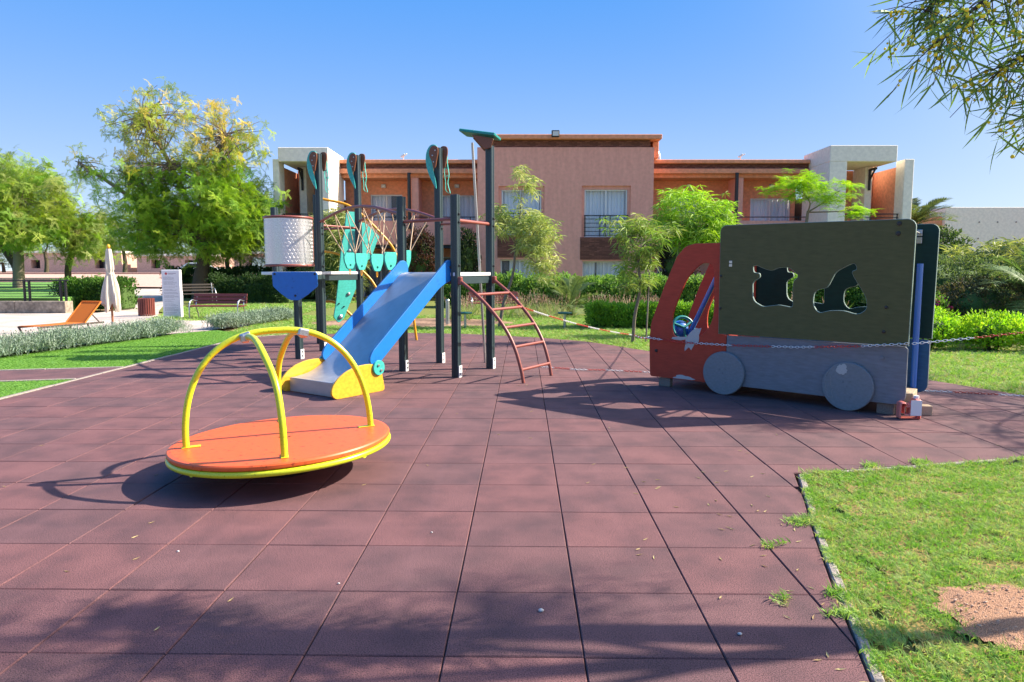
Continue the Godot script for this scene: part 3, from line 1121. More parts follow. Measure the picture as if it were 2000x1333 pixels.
		bar(q, minf(f0, f1), maxf(f0, f1), -0.1, 6.30, zf - 0.9, zf - 0.15, 0.02)
		part("fin", q, M.stucco_pale, b)
		# recess behind the canopy
		var a0 := minf(xi + s * (0.602 if side == 0 else 0.782), f0 - s * 0.004)
		var a1 := maxf(xi + s * (0.602 if side == 0 else 0.782), f0 - s * 0.004)
		q = MB.new()
		var wx := [xi + s * 0.85, xi + s * 1.60]
		wall(q, a0, a1, 2.6, 6.16, zf - 3.25, zf - 2.95, [[minf(wx[0], wx[1]), maxf(wx[0], wx[1]), 2.62, 4.75]])
		part("wall", q, M.stucco_orange, b)
		window_unit(b, minf(wx[0], wx[1]) + 0.002, maxf(wx[0], wx[1]) - 0.002, 2.63, 4.748, zf - 3.05, [0.0, 0.2])
		q = MB.new()
		bar(q, minf(f0 + s * 0.05, f0 + s * 0.3), maxf(f0 + s * 0.05, f0 + s * 0.3), -0.1, 6.05, zf - 3.25, zf - 0.902, 0.01)
		part("side_wall", q, M.stucco_orange, b)
		q = MB.new()
		bar(q, a0, a1, 2.45, 2.598, zf - 2.95, zf - 0.2, 0.01)
		part("balcony_floor", q, M.floor_tile, b)
		q = MB.new()
		var p0 := xi + s * (1.66 if side == 0 else 2.62)
		bar(q, p0 - 0.17, p0 + 0.17, 2.60, und - 0.002, zf - 2.94, zf - 1.7, 0.015)
		part("pillar", q, M.stucco_pale, b)
		q = MB.new()
		wall(q, a0, a1, -0.1, 2.45, zf - 3.25, zf - 2.95, [])
		part("wall", q, M.stucco_pink, b)
		railing(b, a0 + 0.05, a1 - 0.05, 2.62, 3.90, zf - 0.35, 7, [a0 + 0.1, (a0 + a1) * 0.5, a1 - 0.1])
		# bracket lamps under the canopy
		for bx in [p0, xi + s * (0.66 if side == 0 else 0.84)]:
			q = MB.new()
			q.box(Vector3(bx, 6.02, zf - 1.35 if bx == p0 else zf - 1.2), Vector3(0.10, 0.10, 0.62), Basis(), 0.008)
			q.box(Vector3(bx, 5.55, zf - 1.62 if bx == p0 else zf - 1.46), Vector3(0.10, 0.95, 0.08), Basis(), 0.008)
			q.box(Vector3(bx, 5.78, zf - 1.37 if bx == p0 else zf - 1.2), Vector3(0.07, 0.06, 0.62), Basis(Vector3.RIGHT, -0.75), 0.008)
			part("bracket", q, M.iron_black, b)
	# outer side walls, back and roofs that close the body
	var body := MB.new()
	bar(body, -8.34, 14.34, -0.1, 5.75, zk - 9, zk - 3.2)
	part("rear_body", body, M.stucco_pink, b)
	# security lights on the roof edge
	for x in [-5.2, 10.95]:
		var q := MB.new()
		q.tube(PackedVector3Array([Vector3(x, 6.571, zw), Vector3(x, 6.75, zw), Vector3(x + 0.18, 6.86, zw + 0.1)]), 0.025, 0.025, 6)
		q.box(Vector3(x - 0.02, 6.78, zw + 0.05), Vector3(0.24, 0.08, 0.1), Basis(Vector3(0, 0, 1), 0.6), 0.01)
		part("roof_lamp", q, M.white_paint, b)

func make_far_background() -> void:
	# plain pinkish-grey block beyond the palms
	var t := thing("low_building", "plain pale pinkish-grey flat-roofed block beyond the palm fronds", "building")
	var mb := MB.new()
	bar(mb, 29.3, 60, -0.1, 5.55, -70, -48, 0.03)
	part("wall", mb, M.stucco_pale_pink if M.has("stucco_pale_pink") else M.stucco_pale, t)
	mb = MB.new()
	bar(mb, 27.4, 29.29, -0.1, 4.95, -66, -48.3, 0.03)
	part("side_wall", mb, M.stucco_orange, t)
	for i in 6:
		for j in 2:
			var q := MB.new()
			q.tube(PackedVector3Array([Vector3(31.6 + i * 1.25, 4.55 - j * 1.1, -48.0), Vector3(31.6 + i * 1.25, 4.55 - j * 1.1, -47.97)]), 0.05, 0.05, 8)
			part("vent", q, M.timber_grey, t)
	# raised lawn with trees behind the fenced planter, and the long pink wall
	mb = MB.new()
	board(mb, mb, V2([-60, -50, -60, -22.6, -14.6, -22.6, -14.9, -26.0, -28.0, -50]), [], 0.56, Transform3D(Basis(Vector3.RIGHT, PI / 2), Vector3(0, 0.18, 0)), 0.02)
	struct("terrace_lawn", mb, M.turf)
	t = thing("garden_wall", "long low salmon-pink wall across the far end of the garden", "wall")
	mb = MB.new()
	bar(mb, -62, -11.5, -0.1, 1.02, -56.3, -55.9, 0.02)
	part("wall", mb, M.stucco_far, t)
	mb = MB.new()
	bar(mb, -62, -11.4, 1.021, 1.12, -56.36, -55.84, 0.02)
	part("coping", mb, M.stucco_far, t)
	mb = MB.new()
	mb.quad(Vector3(-62, 0.44, -50.1), Vector3(-11.5, 0.0, -50.1), Vector3(-11.5, 1.0, -55.88), Vector3(-62, 1.0, -55.88), Vector3(0, 1, 0.3))
	mb.quad(Vector3(-11.5, -0.1, -50.1), Vector3(-11.5, -0.1, -55.88), Vector3(-11.5, 1.0, -55.88), Vector3(-11.5, 0.0, -50.1), Vector3(1, 0, 0))
	part("sloped_apron", mb, M.stucco_far, t)
	t = thing("ramp_wall", "short salmon-pink wall stepping down behind the clipped hedge", "wall")
	mb = MB.new()
	bar(mb, -41, -31.5, -0.1, 0.78, -50.9, -50.6, 0.02)
	part("wall", mb, M.stucco_far, t)
	mb = MB.new()
	bar(mb, -70, 8, -0.1, 1.0, -75, -58, 0.05)
	struct("upper_lawn", mb, M.turf)
	# far houses seen below the tree crowns
	var spots := [[-66, -52, 3.5, "pink house with dark garage doors far behind the garden trees"], [-50, -40, 3.1, "low pink house with pale end wall far beyond the garden wall"], [-37, -27, 3.4, "pink house half hidden behind the parked cars"], [-24, -10, 3.6, "pink house beyond the big feathery tree"]]
	for s in spots:
		var h := thing("far_house", s[3], "house", Vector3.ZERO, 0.0, "houses beyond the garden")
		mb = MB.new()
		var hs := []
		for k in 2:
			var cx: float = lerpf(s[0] + 2.5, s[1] - 3.0, k)
			hs.append([cx - 0.6, cx + 0.6 + 0.5 * k, 1.5, 2.6])
		wall(mb, s[0], s[1], -0.1, s[2], -96, -94, hs)
		mb.quad(Vector3(s[1], -0.1, -96), Vector3(s[1], s[2], -96), Vector3(s[1], s[2], -104), Vector3(s[1], -0.1, -104), Vector3(1, 0, 0))
		mb.quad(Vector3(s[0], s[2], -96), Vector3(s[1], s[2], -96), Vector3(s[1], s[2], -104), Vector3(s[0], s[2], -104), Vector3(0, 1, 0))
		part("wall", mb, M.stucco_far, h)
		mb = MB.new()
		bar(mb, s[0] - 0.2, s[1] + 0.2, s[2] + 0.001, s[2] + 0.3, -96.5, -93.7, 0.03)
		part("cornice", mb, M.stucco_pale, h)
		for w in hs:
			mb = MB.new()
			bar(mb, w[0] + 0.01, w[1] - 0.01, 1.51, 2.59, -95.2, -95.0, 0.01)
			part("window", mb, M.car_glass, h)
	var cars := [[-34.5, 0.0, "white car parked farthest along beneath the garden trees"], [-26.0, 1.0, "white van with dark windscreen parked beyond the garden wall"], [-23.2, 0.0, "white car parked next to the white van"]]
	for c in cars:
		make_car(Vector3(c[0], 0.95 - 0.35, -78.0), c[1] > 0.5, c[2])
	mb = MB.new()
	bar(mb, -70, 8, -0.1, 0.6, -92, -75.01, 0.05)
	struct("car_park_ground", mb, M.paving)

func make_car(at: Vector3, van: bool, label: String) -> void:
	var t := thing("parked_van" if van else "parked_car", label, "van" if van else "car", at, 0.0, "vehicles parked beyond the garden")
	var body := MB.new()
	var e := MB.new()
	var prof := V2([-2.1, 0.3, 2.05, 0.3, 2.1, 0.75, 1.9, 0.95, 1.15, 1.0, 0.5, 1.48, -1.0, 1.5, -1.75, 1.05, -2.1, 0.95]) if not van else V2([-2.4, 0.3, 2.4, 0.3, 2.45, 0.85, 2.2, 1.1, 1.6, 1.25, 0.95, 2.0, -2.3, 2.05, -2.42, 1.8])
	board(body, body, round_corners(prof, 0.12, 3), [], 1.7, Transform3D(), 0.05)
	part("body", body, M.car_white, t)
	var gl := V2([-1.45, 1.02, 0.95, 1.02, 0.42, 1.40, -0.95, 1.42]) if not van else V2([0.95, 1.25, 1.5, 1.25, 0.95, 1.85])
	body = MB.new()
	board(body, body, gl, [], 1.74, Transform3D(), 0.01)
	part("side_window", body, M.car_glass, t)
	for x in [-1.35, 1.35]:
		for z in [-0.78, 0.78]:
			var w := MB.new()
			w.lathe([Vector2(0, -0.1), Vector2(0.31, -0.1), Vector2(0.33, -0.06), Vector2(0.33, 0.06), Vector2(0.31, 0.1), Vector2(0, 0.1)], 18, Transform3D(Basis(Vector3.RIGHT, PI / 2), Vector3(x, 0.33, z)))
			part("wheel", w, M.tyre, t)

# ---------------------------------------------------------------- plaza furniture
func make_bench(at: Vector3, turn: float, label: String) -> void:
	var t := thing("park_bench", label, "bench", at, turn, "slatted benches")
	t.scale = Vector3(0.96, 0.80, 0.9)
	var lean := Basis(Vector3.RIGHT, -0.22)
	for k in 4:
		var q := MB.new()
		q.box(Vector3(0, 0.43 + 0.004 * k, 0.22 - k * 0.115), Vector3(1.62, 0.032, 0.095), Basis(), 0.006)
		part("seat_slat", q, M.slat_red, t)
	for k in 3:
		var q := MB.new()
		q.box(Vector3(0, 0.55 + k * 0.125, -0.19 - k * 0.028), Vector3(1.62, 0.105, 0.03), lean, 0.006)
		part("back_slat", q, M.slat_red, t)
	for s in [-0.72, 0.72]:
		var q := MB.new()
		q.tube(curve([Vector3(s, 0, 0.27), Vector3(s, 0.30, 0.27), Vector3(s, 0.55, 0.23), Vector3(s, 0.645, 0.08), Vector3(s, 0.60, -0.14)], 6), 0.022, 0.022, 8)
		part("arm_leg", q, M.galvanised, t)
		q = MB.new()
		q.tube(curve([Vector3(s, 0, -0.30), Vector3(s, 0.22, -0.24), Vector3(s, 0.41, -0.15), Vector3(s, 0.60, -0.21), Vector3(s, 0.84, -0.275)], 5), 0.02, 0.02, 8)
		part("rear_leg", q, M.galvanised, t)
		q = MB.new()
		q.tube(PackedVector3Array([Vector3(s, 0.405, 0.26), Vector3(s, 0.405, -0.16)]), 0.016, 0.016, 8)
		part("seat_support", q, M.galvanised, t)

func make_plaza() -> void:
	make_bench(Vector3(-8.3, 0, -19.75), -0.06, "red-brown slatted bench on the grass beside the grey information board")
	make_bench(Vector3(-0.55, 0, -21.5), 0.15, "red-brown slatted bench behind the curved ladder of the climbing frame")
	var sb := [[Vector3(-12.3, 0, -27.5), 0.7, "thin grey metal bench standing behind the information board"], [Vector3(-19.7, 0, -41.0), -1.3, "dark bench beside the far end of the paved path"]]
	for s in sb:
		var t := thing("metal_bench", s[2], "bench", s[0], s[1])
		for k in 5:
			var q := MB.new()
			q.box(Vector3(0, 0.42, 0.2 - k * 0.1), Vector3(1.4, 0.025, 0.06), Basis(), 0.004)
			part("seat_slat", q, M.frame_brown, t)
		for k in 3:
			var q := MB.new()
			q.box(Vector3(0, 0.55 + k * 0.11, -0.26 - k * 0.03), Vector3(1.4, 0.06, 0.025), Basis(), 0.004)
			part("back_slat", q, M.frame_brown, t)
		for x in [-0.62, 0.62]:
			var q := MB.new()
			q.tube(curve([Vector3(x, 0, 0.25), Vector3(x, 0.4, 0.2), Vector3(x, 0.62, 0.05), Vector3(x, 0.6, -0.25)], 4), 0.02, 0.02, 6)
			q.tube(PackedVector3Array([Vector3(x, 0, -0.3), Vector3(x, 0.42, -0.22), Vector3(x, 0.82, -0.34)]), 0.02, 0.02, 6)
			part("leg_frame", q, M.galvanised, t)
	# slatted litter bin
	var t := thing("litter_bin", "round red-brown slatted litter bin at the edge of the plaza", "bin", Vector3(-10.85, 0, -20.8))
	t.scale = Vector3(0.72, 0.78, 0.72)
	for k in 22:
		var a := TAU * k / 22.0
		var q := MB.new()
		q.box(Vector3(cos(a) * 0.30, 0.345, sin(a) * 0.30), Vector3(0.028, 0.65, 0.062), Basis(Vector3.UP, -a), 0.005)
		part("slat", q, M.slat_red, t)
	var q2 := MB.new()
	q2.lathe([Vector2(0, 0.06), Vector2(0.27, 0.06), Vector2(0.275, 0.64), Vector2(0.25, 0.64), Vector2(0.24, 0.10), Vector2(0, 0.10)], 24, Transform3D())
	part("liner", q2, M.iron_black, t)
	# information board: printed panel, unreadable at this distance
	t = thing("information_board", "tall pale grey freestanding board printed with close lines of text", "sign", Vector3(-9.72, 0, -20.1), 0.10)
	q2 = MB.new()
	q2.box(Vector3(0, 0.68, 0), Vector3(0.50, 1.36, 0.16), Basis(), 0.012)
	part("panel", q2, M.white_paint, t)
	var im := Image.create(256, 700, false, Image.FORMAT_RGB8)
	im.fill(Color(0.80, 0.80, 0.83))
	var r := RandomNumberGenerator.new()
	r.seed = 4
	var y := 92
	while y < 680:
		if r.randf() < 0.22:
			y += 12
		var x := 20
		var end := r.randi_range(130, 238)
		while x < end:
			var w := r.randi_range(6, 26)
			im.fill_rect(Rect2i(x, y, mini(w, 240 - x), 5), Color(0.50, 0.50, 0.56))
			x += w + 5
		y += 12
	for k in 40:
		im.fill_rect(Rect2i(40 + k, 20 + absi(k - 20), 2, 46 - absi(k - 20) * 2 + 2), Color(0.70, 0.25, 0.28))
	im.fill_rect(Rect2i(92, 34, 120, 10), Color(0.55, 0.52, 0.6))
	im.fill_rect(Rect2i(92, 52, 80, 6), Color(0.6, 0.6, 0.65))
	var pm := mat("printed_sheet", Color.WHITE, 0.6)
	pm.albedo_texture = ImageTexture.create_from_image(im)
	var pl := QuadMesh.new()
	pl.size = Vector2(0.46, 1.28)
	pl.material = pm
	part_mesh("printed_sheet", pl, t, Transform3D(Basis(), Vector3(0, 0.69, 0.083)))
	# closed parasol
	t = thing("closed_parasol", "closed cream canvas parasol with wooden pole beside the lounger", "parasol", Vector3(-8.85, 0, -15.5))
	t.scale = Vector3(0.82, 1.0, 0.82)
	q2 = MB.new()
	q2.tube(PackedVector3Array([Vector3(0, 0.0, 0), Vector3(0, 0.22, 0)]), 0.045, 0.045, 12)
	part("foot_sleeve", q2, M.galvanised, t)
	q2 = MB.new()
	q2.tube(PackedVector3Array([Vector3(0, 0.1, 0), Vector3(0, 1.85, 0)]), 0.027, 0.027, 12)
	part("pole", q2, M.pole_wood, t)
	q2 = MB.new()
	q2.ball(Vector3(0, 1.87, 0), Vector3(0.045, 0.05, 0.045), 8, 12)
	part("finial", q2, M.yellow_board, t)
	var cl := MB.new()
	var rows := 26
	var cols := 48
	var rad := func(v: float, a: float) -> float:
		var base := 0.10
		if v > 0.42:
			base = lerpf(0.085, 0.185, sin(clampf((v - 0.42) / 0.58, 0, 1) * PI * 0.62))
		else:
			base = lerpf(0.055, 0.10, sqrt(v / 0.42)) - 0.03 * exp(-pow((v - 0.42) / 0.05, 2.0))
		return base * (1.0 + (0.10 + 0.22 * v) * sin(a * 7.0 + 3.0 * v + sin(a * 2.0)) + 0.09 * v * sin(a * 3.0 + 7.0 * v))
	for i in rows:
		for j in cols:
			var p := []
			for k in [[0, 0], [1, 0], [1, 1], [0, 1]]:
				var v: float = float(i + k[0]) / rows
				var a: float = TAU * (j + k[1]) / cols
				var rr: float = rad.call(v, a)
				var hy := 1.82 - v * (1.30 + 0.10 * sin(a * 4.0 + 1.0) * v)
				p.append(Vector3(cos(a) * rr, hy, sin(a) * rr))
			cl.quad(p[0], p[1], p[2], p[3], (p[0] + p[2]) * Vector3(1, 0, 1))
	part("canopy", cl, M.canvas, t)
	q2 = MB.new()
	q2.lathe([Vector2(0.088, 1.26), Vector2(0.098, 1.26), Vector2(0.098, 1.30), Vector2(0.088, 1.30)], 20, Transform3D())
	part("tie_band", q2, M.canvas, t)
	# sun lounger
	t = thing("sun_lounger", "orange sling sun lounger with raised back and brown frame on the plaza", "sun lounger", Vector3(-9.25, 0, -14.4), 1.30)
	t.scale = Vector3.ONE * 0.80
	# local x: from foot end (-) to head end (+)
	for s in [-0.31, 0.31]:
		q2 = MB.new()
		q2.box(Vector3(0.0, 0.30, s), Vector3(1.96, 0.05, 0.035), Basis(), 0.008)
		part("side_rail", q2, M.frame_brown, t)
		for lg in [[-0.95, -0.80], [-0.30, -0.50], [0.45, 0.58]]:
			q2 = MB.new()
			q2.tube(PackedVector3Array([Vector3(lg[0], 0.29, s), Vector3(lg[1], 0.0, s)]), 0.024, 0.022, 8)
			part("leg", q2, M.frame_brown, t)
		q2 = MB.new()
		q2.tube(PackedVector3Array([Vector3(0.62, 0.52, s), Vector3(0.82, 0.32, s)]), 0.016, 0.016, 8)
		part("back_strut", q2, M.frame_brown, t)
	q2 = MB.new()
	for k in 14:
		var xa := lerpf(-0.97, 0.36, k / 14.0)
		var xb := lerpf(-0.97, 0.36, (k + 1) / 14.0)
		var sag := func(x: float) -> float: return 0.335 - 0.018 * sin(PI * (x + 0.97) / 1.33)
		q2.quad(Vector3(xa, sag.call(xa), -0.30), Vector3(xb, sag.call(xb), -0.30), Vector3(xb, sag.call(xb), 0.30), Vector3(xa, sag.call(xa), 0.30), Vector3.UP)
		q2.quad(Vector3(xa, sag.call(xa) - 0.006, -0.30), Vector3(xb, sag.call(xb) - 0.006, -0.30), Vector3(xb, sag.call(xb) - 0.006, 0.30), Vector3(xa, sag.call(xa) - 0.006, 0.30), Vector3.DOWN)
	part("seat_sling", q2, M.fabric_orange, t)
	q2 = MB.new()
	q2.box(Vector3(0.64, 0.58, 0), Vector3(0.74, 0.014, 0.60), Basis(Vector3(0, 0, 1), 0.78), 0.005)
	part("back_sling", q2, M.fabric_orange, t)
	for s in [-0.31, 0.31]:
		q2 = MB.new()
		q2.tube(PackedVector3Array([Vector3(0.37, 0.32, s), Vector3(0.915, 0.855, s)]), 0.02, 0.02, 8)
		part("back_rail", q2, M.fabric_orange, t)
	q2 = MB.new()
	q2.tube(PackedVector3Array([Vector3(0.905, 0.845, -0.31), Vector3(0.905, 0.845, 0.31)]), 0.026, 0.026, 8)
	part("head_bar", q2, M.fabric_orange, t)
	# planter wall with black fence
	t = thing("planter_wall", "low sandstone planter wall in front of the black fence", "wall")
	for k in 7:
		q2 = MB.new()
		var xa := -14.05 - (k + 1) * 1.6
		bar(q2, xa + 0.004, xa + 1.596, -0.05, 0.37, -22.45, -22.05, 0.012)
		part("stone", q2, M.stone_wall, t)
	t = thing("garden_fence", "black metal fence with horizontal bars on the planter wall", "fence")
	for k in 8:
		for d in [0.0, 0.16]:
			q2 = MB.new()
			var x: float = -14.15 - k * 1.15 - d
			bar(q2, x - 0.03, x + 0.03, 0.36, 1.0, -22.31, -22.25, 0.005)
			part("post", q2, M.iron_black, t)
	for k in 7:
		q2 = MB.new()
		bar(q2, -24.0, -14.1, 0.44 + k * 0.075, 0.458 + k * 0.075, -22.29, -22.27, 0.003)
		part("rail", q2, M.iron_black, t)
	q2 = MB.new()
	bar(q2, -24.0, -14.05, 1.001, 1.04, -22.32, -22.24, 0.008)
	part("top_rail", q2, M.iron_black, t)
	# bollard lamp and the potted plant on its pillar
	t = thing("bollard_lamp", "short grey cylindrical bollard light behind the clipped hedge", "bollard", Vector3(-17.2, 0.46, -27.2))
	q2 = MB.new()
	q2.lathe([Vector2(0, 0), Vector2(0.09, 0), Vector2(0.09, 0.42), Vector2(0.07, 0.425), Vector2(0.07, 0.5), Vector2(0.10, 0.505), Vector2(0.09, 0.56), Vector2(0, 0.58)], 18, Transform3D())
	part("column", q2, M.galvanised, t)
	t = thing("flower_pot", "terracotta pot with a green plant standing above the clipped hedge", "flower pot", Vector3(-15.25, 0.46, -26.0))
	q2 = MB.new()
	q2.lathe([Vector2(0, 0), Vector2(0.16, 0), Vector2(0.24, 0.36), Vector2(0.27, 0.36), Vector2(0.27, 0.43), Vector2(0.22, 0.43), Vector2(0.2, 0.38), Vector2(0, 0.38)], 20, Transform3D())
	part("pot", q2, M.terracotta, t)
	var xfs := []
	var tc := PackedColorArray()
	for k in 70:
		var d := Vector3(r.randfn(), absf(r.randfn()), r.randfn()).normalized()
		xfs.append(Transform3D(Basis.from_euler(Vector3(r.randf() * 6, r.randf() * 6, r.randf() * 6)).scaled(Vector3.ONE * 0.7), Vector3(0, 0.45, 0) + d * r.randf_range(0.05, 0.28)))
		tc.append(Color(0.10, 0.22, 0.04) * r.randf_range(0.7, 1.3))
	scatter("foliage", spray("round"), xfs, tc, t)

# ---------------------------------------------------------------- merry-go-round
func make_merry_go_round() -> void:
	var t := thing("merry_go_round", "orange disc merry-go-round with lime-yellow arched handrails on the rubber tiles", "merry-go-round", Vector3(-1.56, 0, -4.70))
	var tilt := Basis(Vector3(0, 0, 1), 0.042)
	var up := Transform3D(tilt, Vector3(0, 0.026, 0))
	var q := MB.new()
	q.lathe([Vector2(0, 0.17), Vector2(0.69, 0.17), Vector2(0.713, 0.174), Vector2(0.72, 0.182), Vector2(0.72, 0.198), Vector2(0.713, 0.207), Vector2(0.69, 0.211), Vector2(0, 0.211)], 96, up)
	part("platform", q, M.orange_disc, t)
	q = MB.new()
	var ring := PackedVector3Array()
	for k in 97:
		ring.append(up * Vector3(cos(TAU * k / 96) * 0.708, 0.152, sin(TAU * k / 96) * 0.708))
	q.tube(ring, 0.020, 0.020, 12, false)
	part("rim", q, M.lime_tube, t)
	q = MB.new()
	for k in 4:
		var a := TAU * k / 4 + 0.5
		q.tube(PackedVector3Array([up * Vector3(0, 0.148, 0), up * Vector3(cos(a) * 0.72, 0.148, sin(a) * 0.72)]), 0.02, 0.02, 8)
	part("under_frame", q, M.lime_tube, t)
	q = MB.new()
	q.lathe([Vector2(0.20, -0.01), Vector2(0.15, 0.03), Vector2(0.08, 0.05), Vector2(0.07, 0.168), Vector2(0, 0.168)], 24, Transform3D(Basis(), Vector3.ZERO))
	part("spindle", q, M.bolt_black, t)
	q = MB.new()
	for k in 3:
		var a := TAU * k / 3 + 0.3
		q.lathe([Vector2(0, 0.2112), Vector2(0.011, 0.2112), Vector2(0.011, 0.2150), Vector2(0, 0.2155)], 10, up * Transform3D(Basis(), Vector3(cos(a) * 0.035 + 0.02, 0, sin(a) * 0.035)))
	part("centre_bolt", q, M.brown_board, t)
	# long arch from A over to D, and two side arms joining it
	var ax := Vector3(0.93, 0, -0.36).normalized()
	var ay := Vector3(0.33, 0, 0.944).normalized()
	var arch := []
	for k in 41:
		var th := PI * k / 40.0
		var cx := -cos(th)
		var px := signf(cx) * pow(absf(cx), 0.80) * 0.60
		var py := 0.205 + 0.735 * pow(sin(th), 0.88)
		arch.append(up * (ax * px + Vector3.UP * py))
	q = MB.new()
	q.tube(PackedVector3Array(arch), 0.0215, 0.0215, 14)
	part("arch_rail", q, M.lime_tube, t)
	for s in [1.0, -1.0]:
		var j: Vector3 = ax * (-0.185 * s) + Vector3.UP * (0.205 + 0.735 * 0.955)
		var pts := [ay * 0.60 * s + Vector3.UP * 0.205, ay * 0.595 * s + Vector3.UP * 0.45, ay * 0.53 * s + Vector3.UP * 0.66 - ax * 0.02 * s, ay * 0.36 * s + Vector3.UP * 0.83 - ax * 0.08 * s, ay * 0.16 * s + Vector3.UP * 0.905 - ax * 0.13 * s, j]
		var w := []
		for p in pts:
			w.append(up * p)
		q = MB.new()
		q.tube(curve(w, 7), 0.0215, 0.0215, 14)
		part("side_rail", q, M.lime_tube, t)
		q = MB.new()
		q.box(up * (j + Vector3(0, 0.004, 0)), Vector3(0.075, 0.056, 0.060), tilt * Basis(Vector3.UP, 0.5) * Basis(Vector3(0, 0, 1), 0.28 * s), 0.01)
		q.box(up * (j + ay * 0.035 * s - Vector3.UP * 0.006), Vector3(0.056, 0.056, 0.05), tilt * Basis(Vector3.UP, 0.5), 0.01)
		part("clamp", q, M.galvanised, t)
	for f in [ax * -0.6, ax * 0.6, ay * 0.6, ay * -0.6]:
		q = MB.new()
		q.box(up * (f * 0.95 + Vector3.UP * 0.2145), Vector3(0.115, 0.006, 0.045), tilt * Basis(Vector3.UP, atan2(-f.z, f.x)), 0.002)
		part("foot_plate", q, M.lime_tube, t)

# ---------------------------------------------------------------- climbing frame with slide
func post_shape(h: float) -> MB:
	var o := PackedVector2Array()
	var s := 0.048
	for k in 4:
		var bas := Transform2D(TAU * k / 4.0, Vector2.ZERO)
		for p in [Vector2(s, -s + 0.008), Vector2(s, -0.018), Vector2(s - 0.007, -0.012), Vector2(s - 0.007, 0.012), Vector2(s, 0.018), Vector2(s, s - 0.008), Vector2(s - 0.008, s)]:
			o.append(bas * p)
	var mb := MB.new()
	board(mb, mb, o, [], h, Transform3D(Basis(Vector3.RIGHT, -PI / 2), Vector3(0, h * 0.5, 0)), 0.003)
	return mb

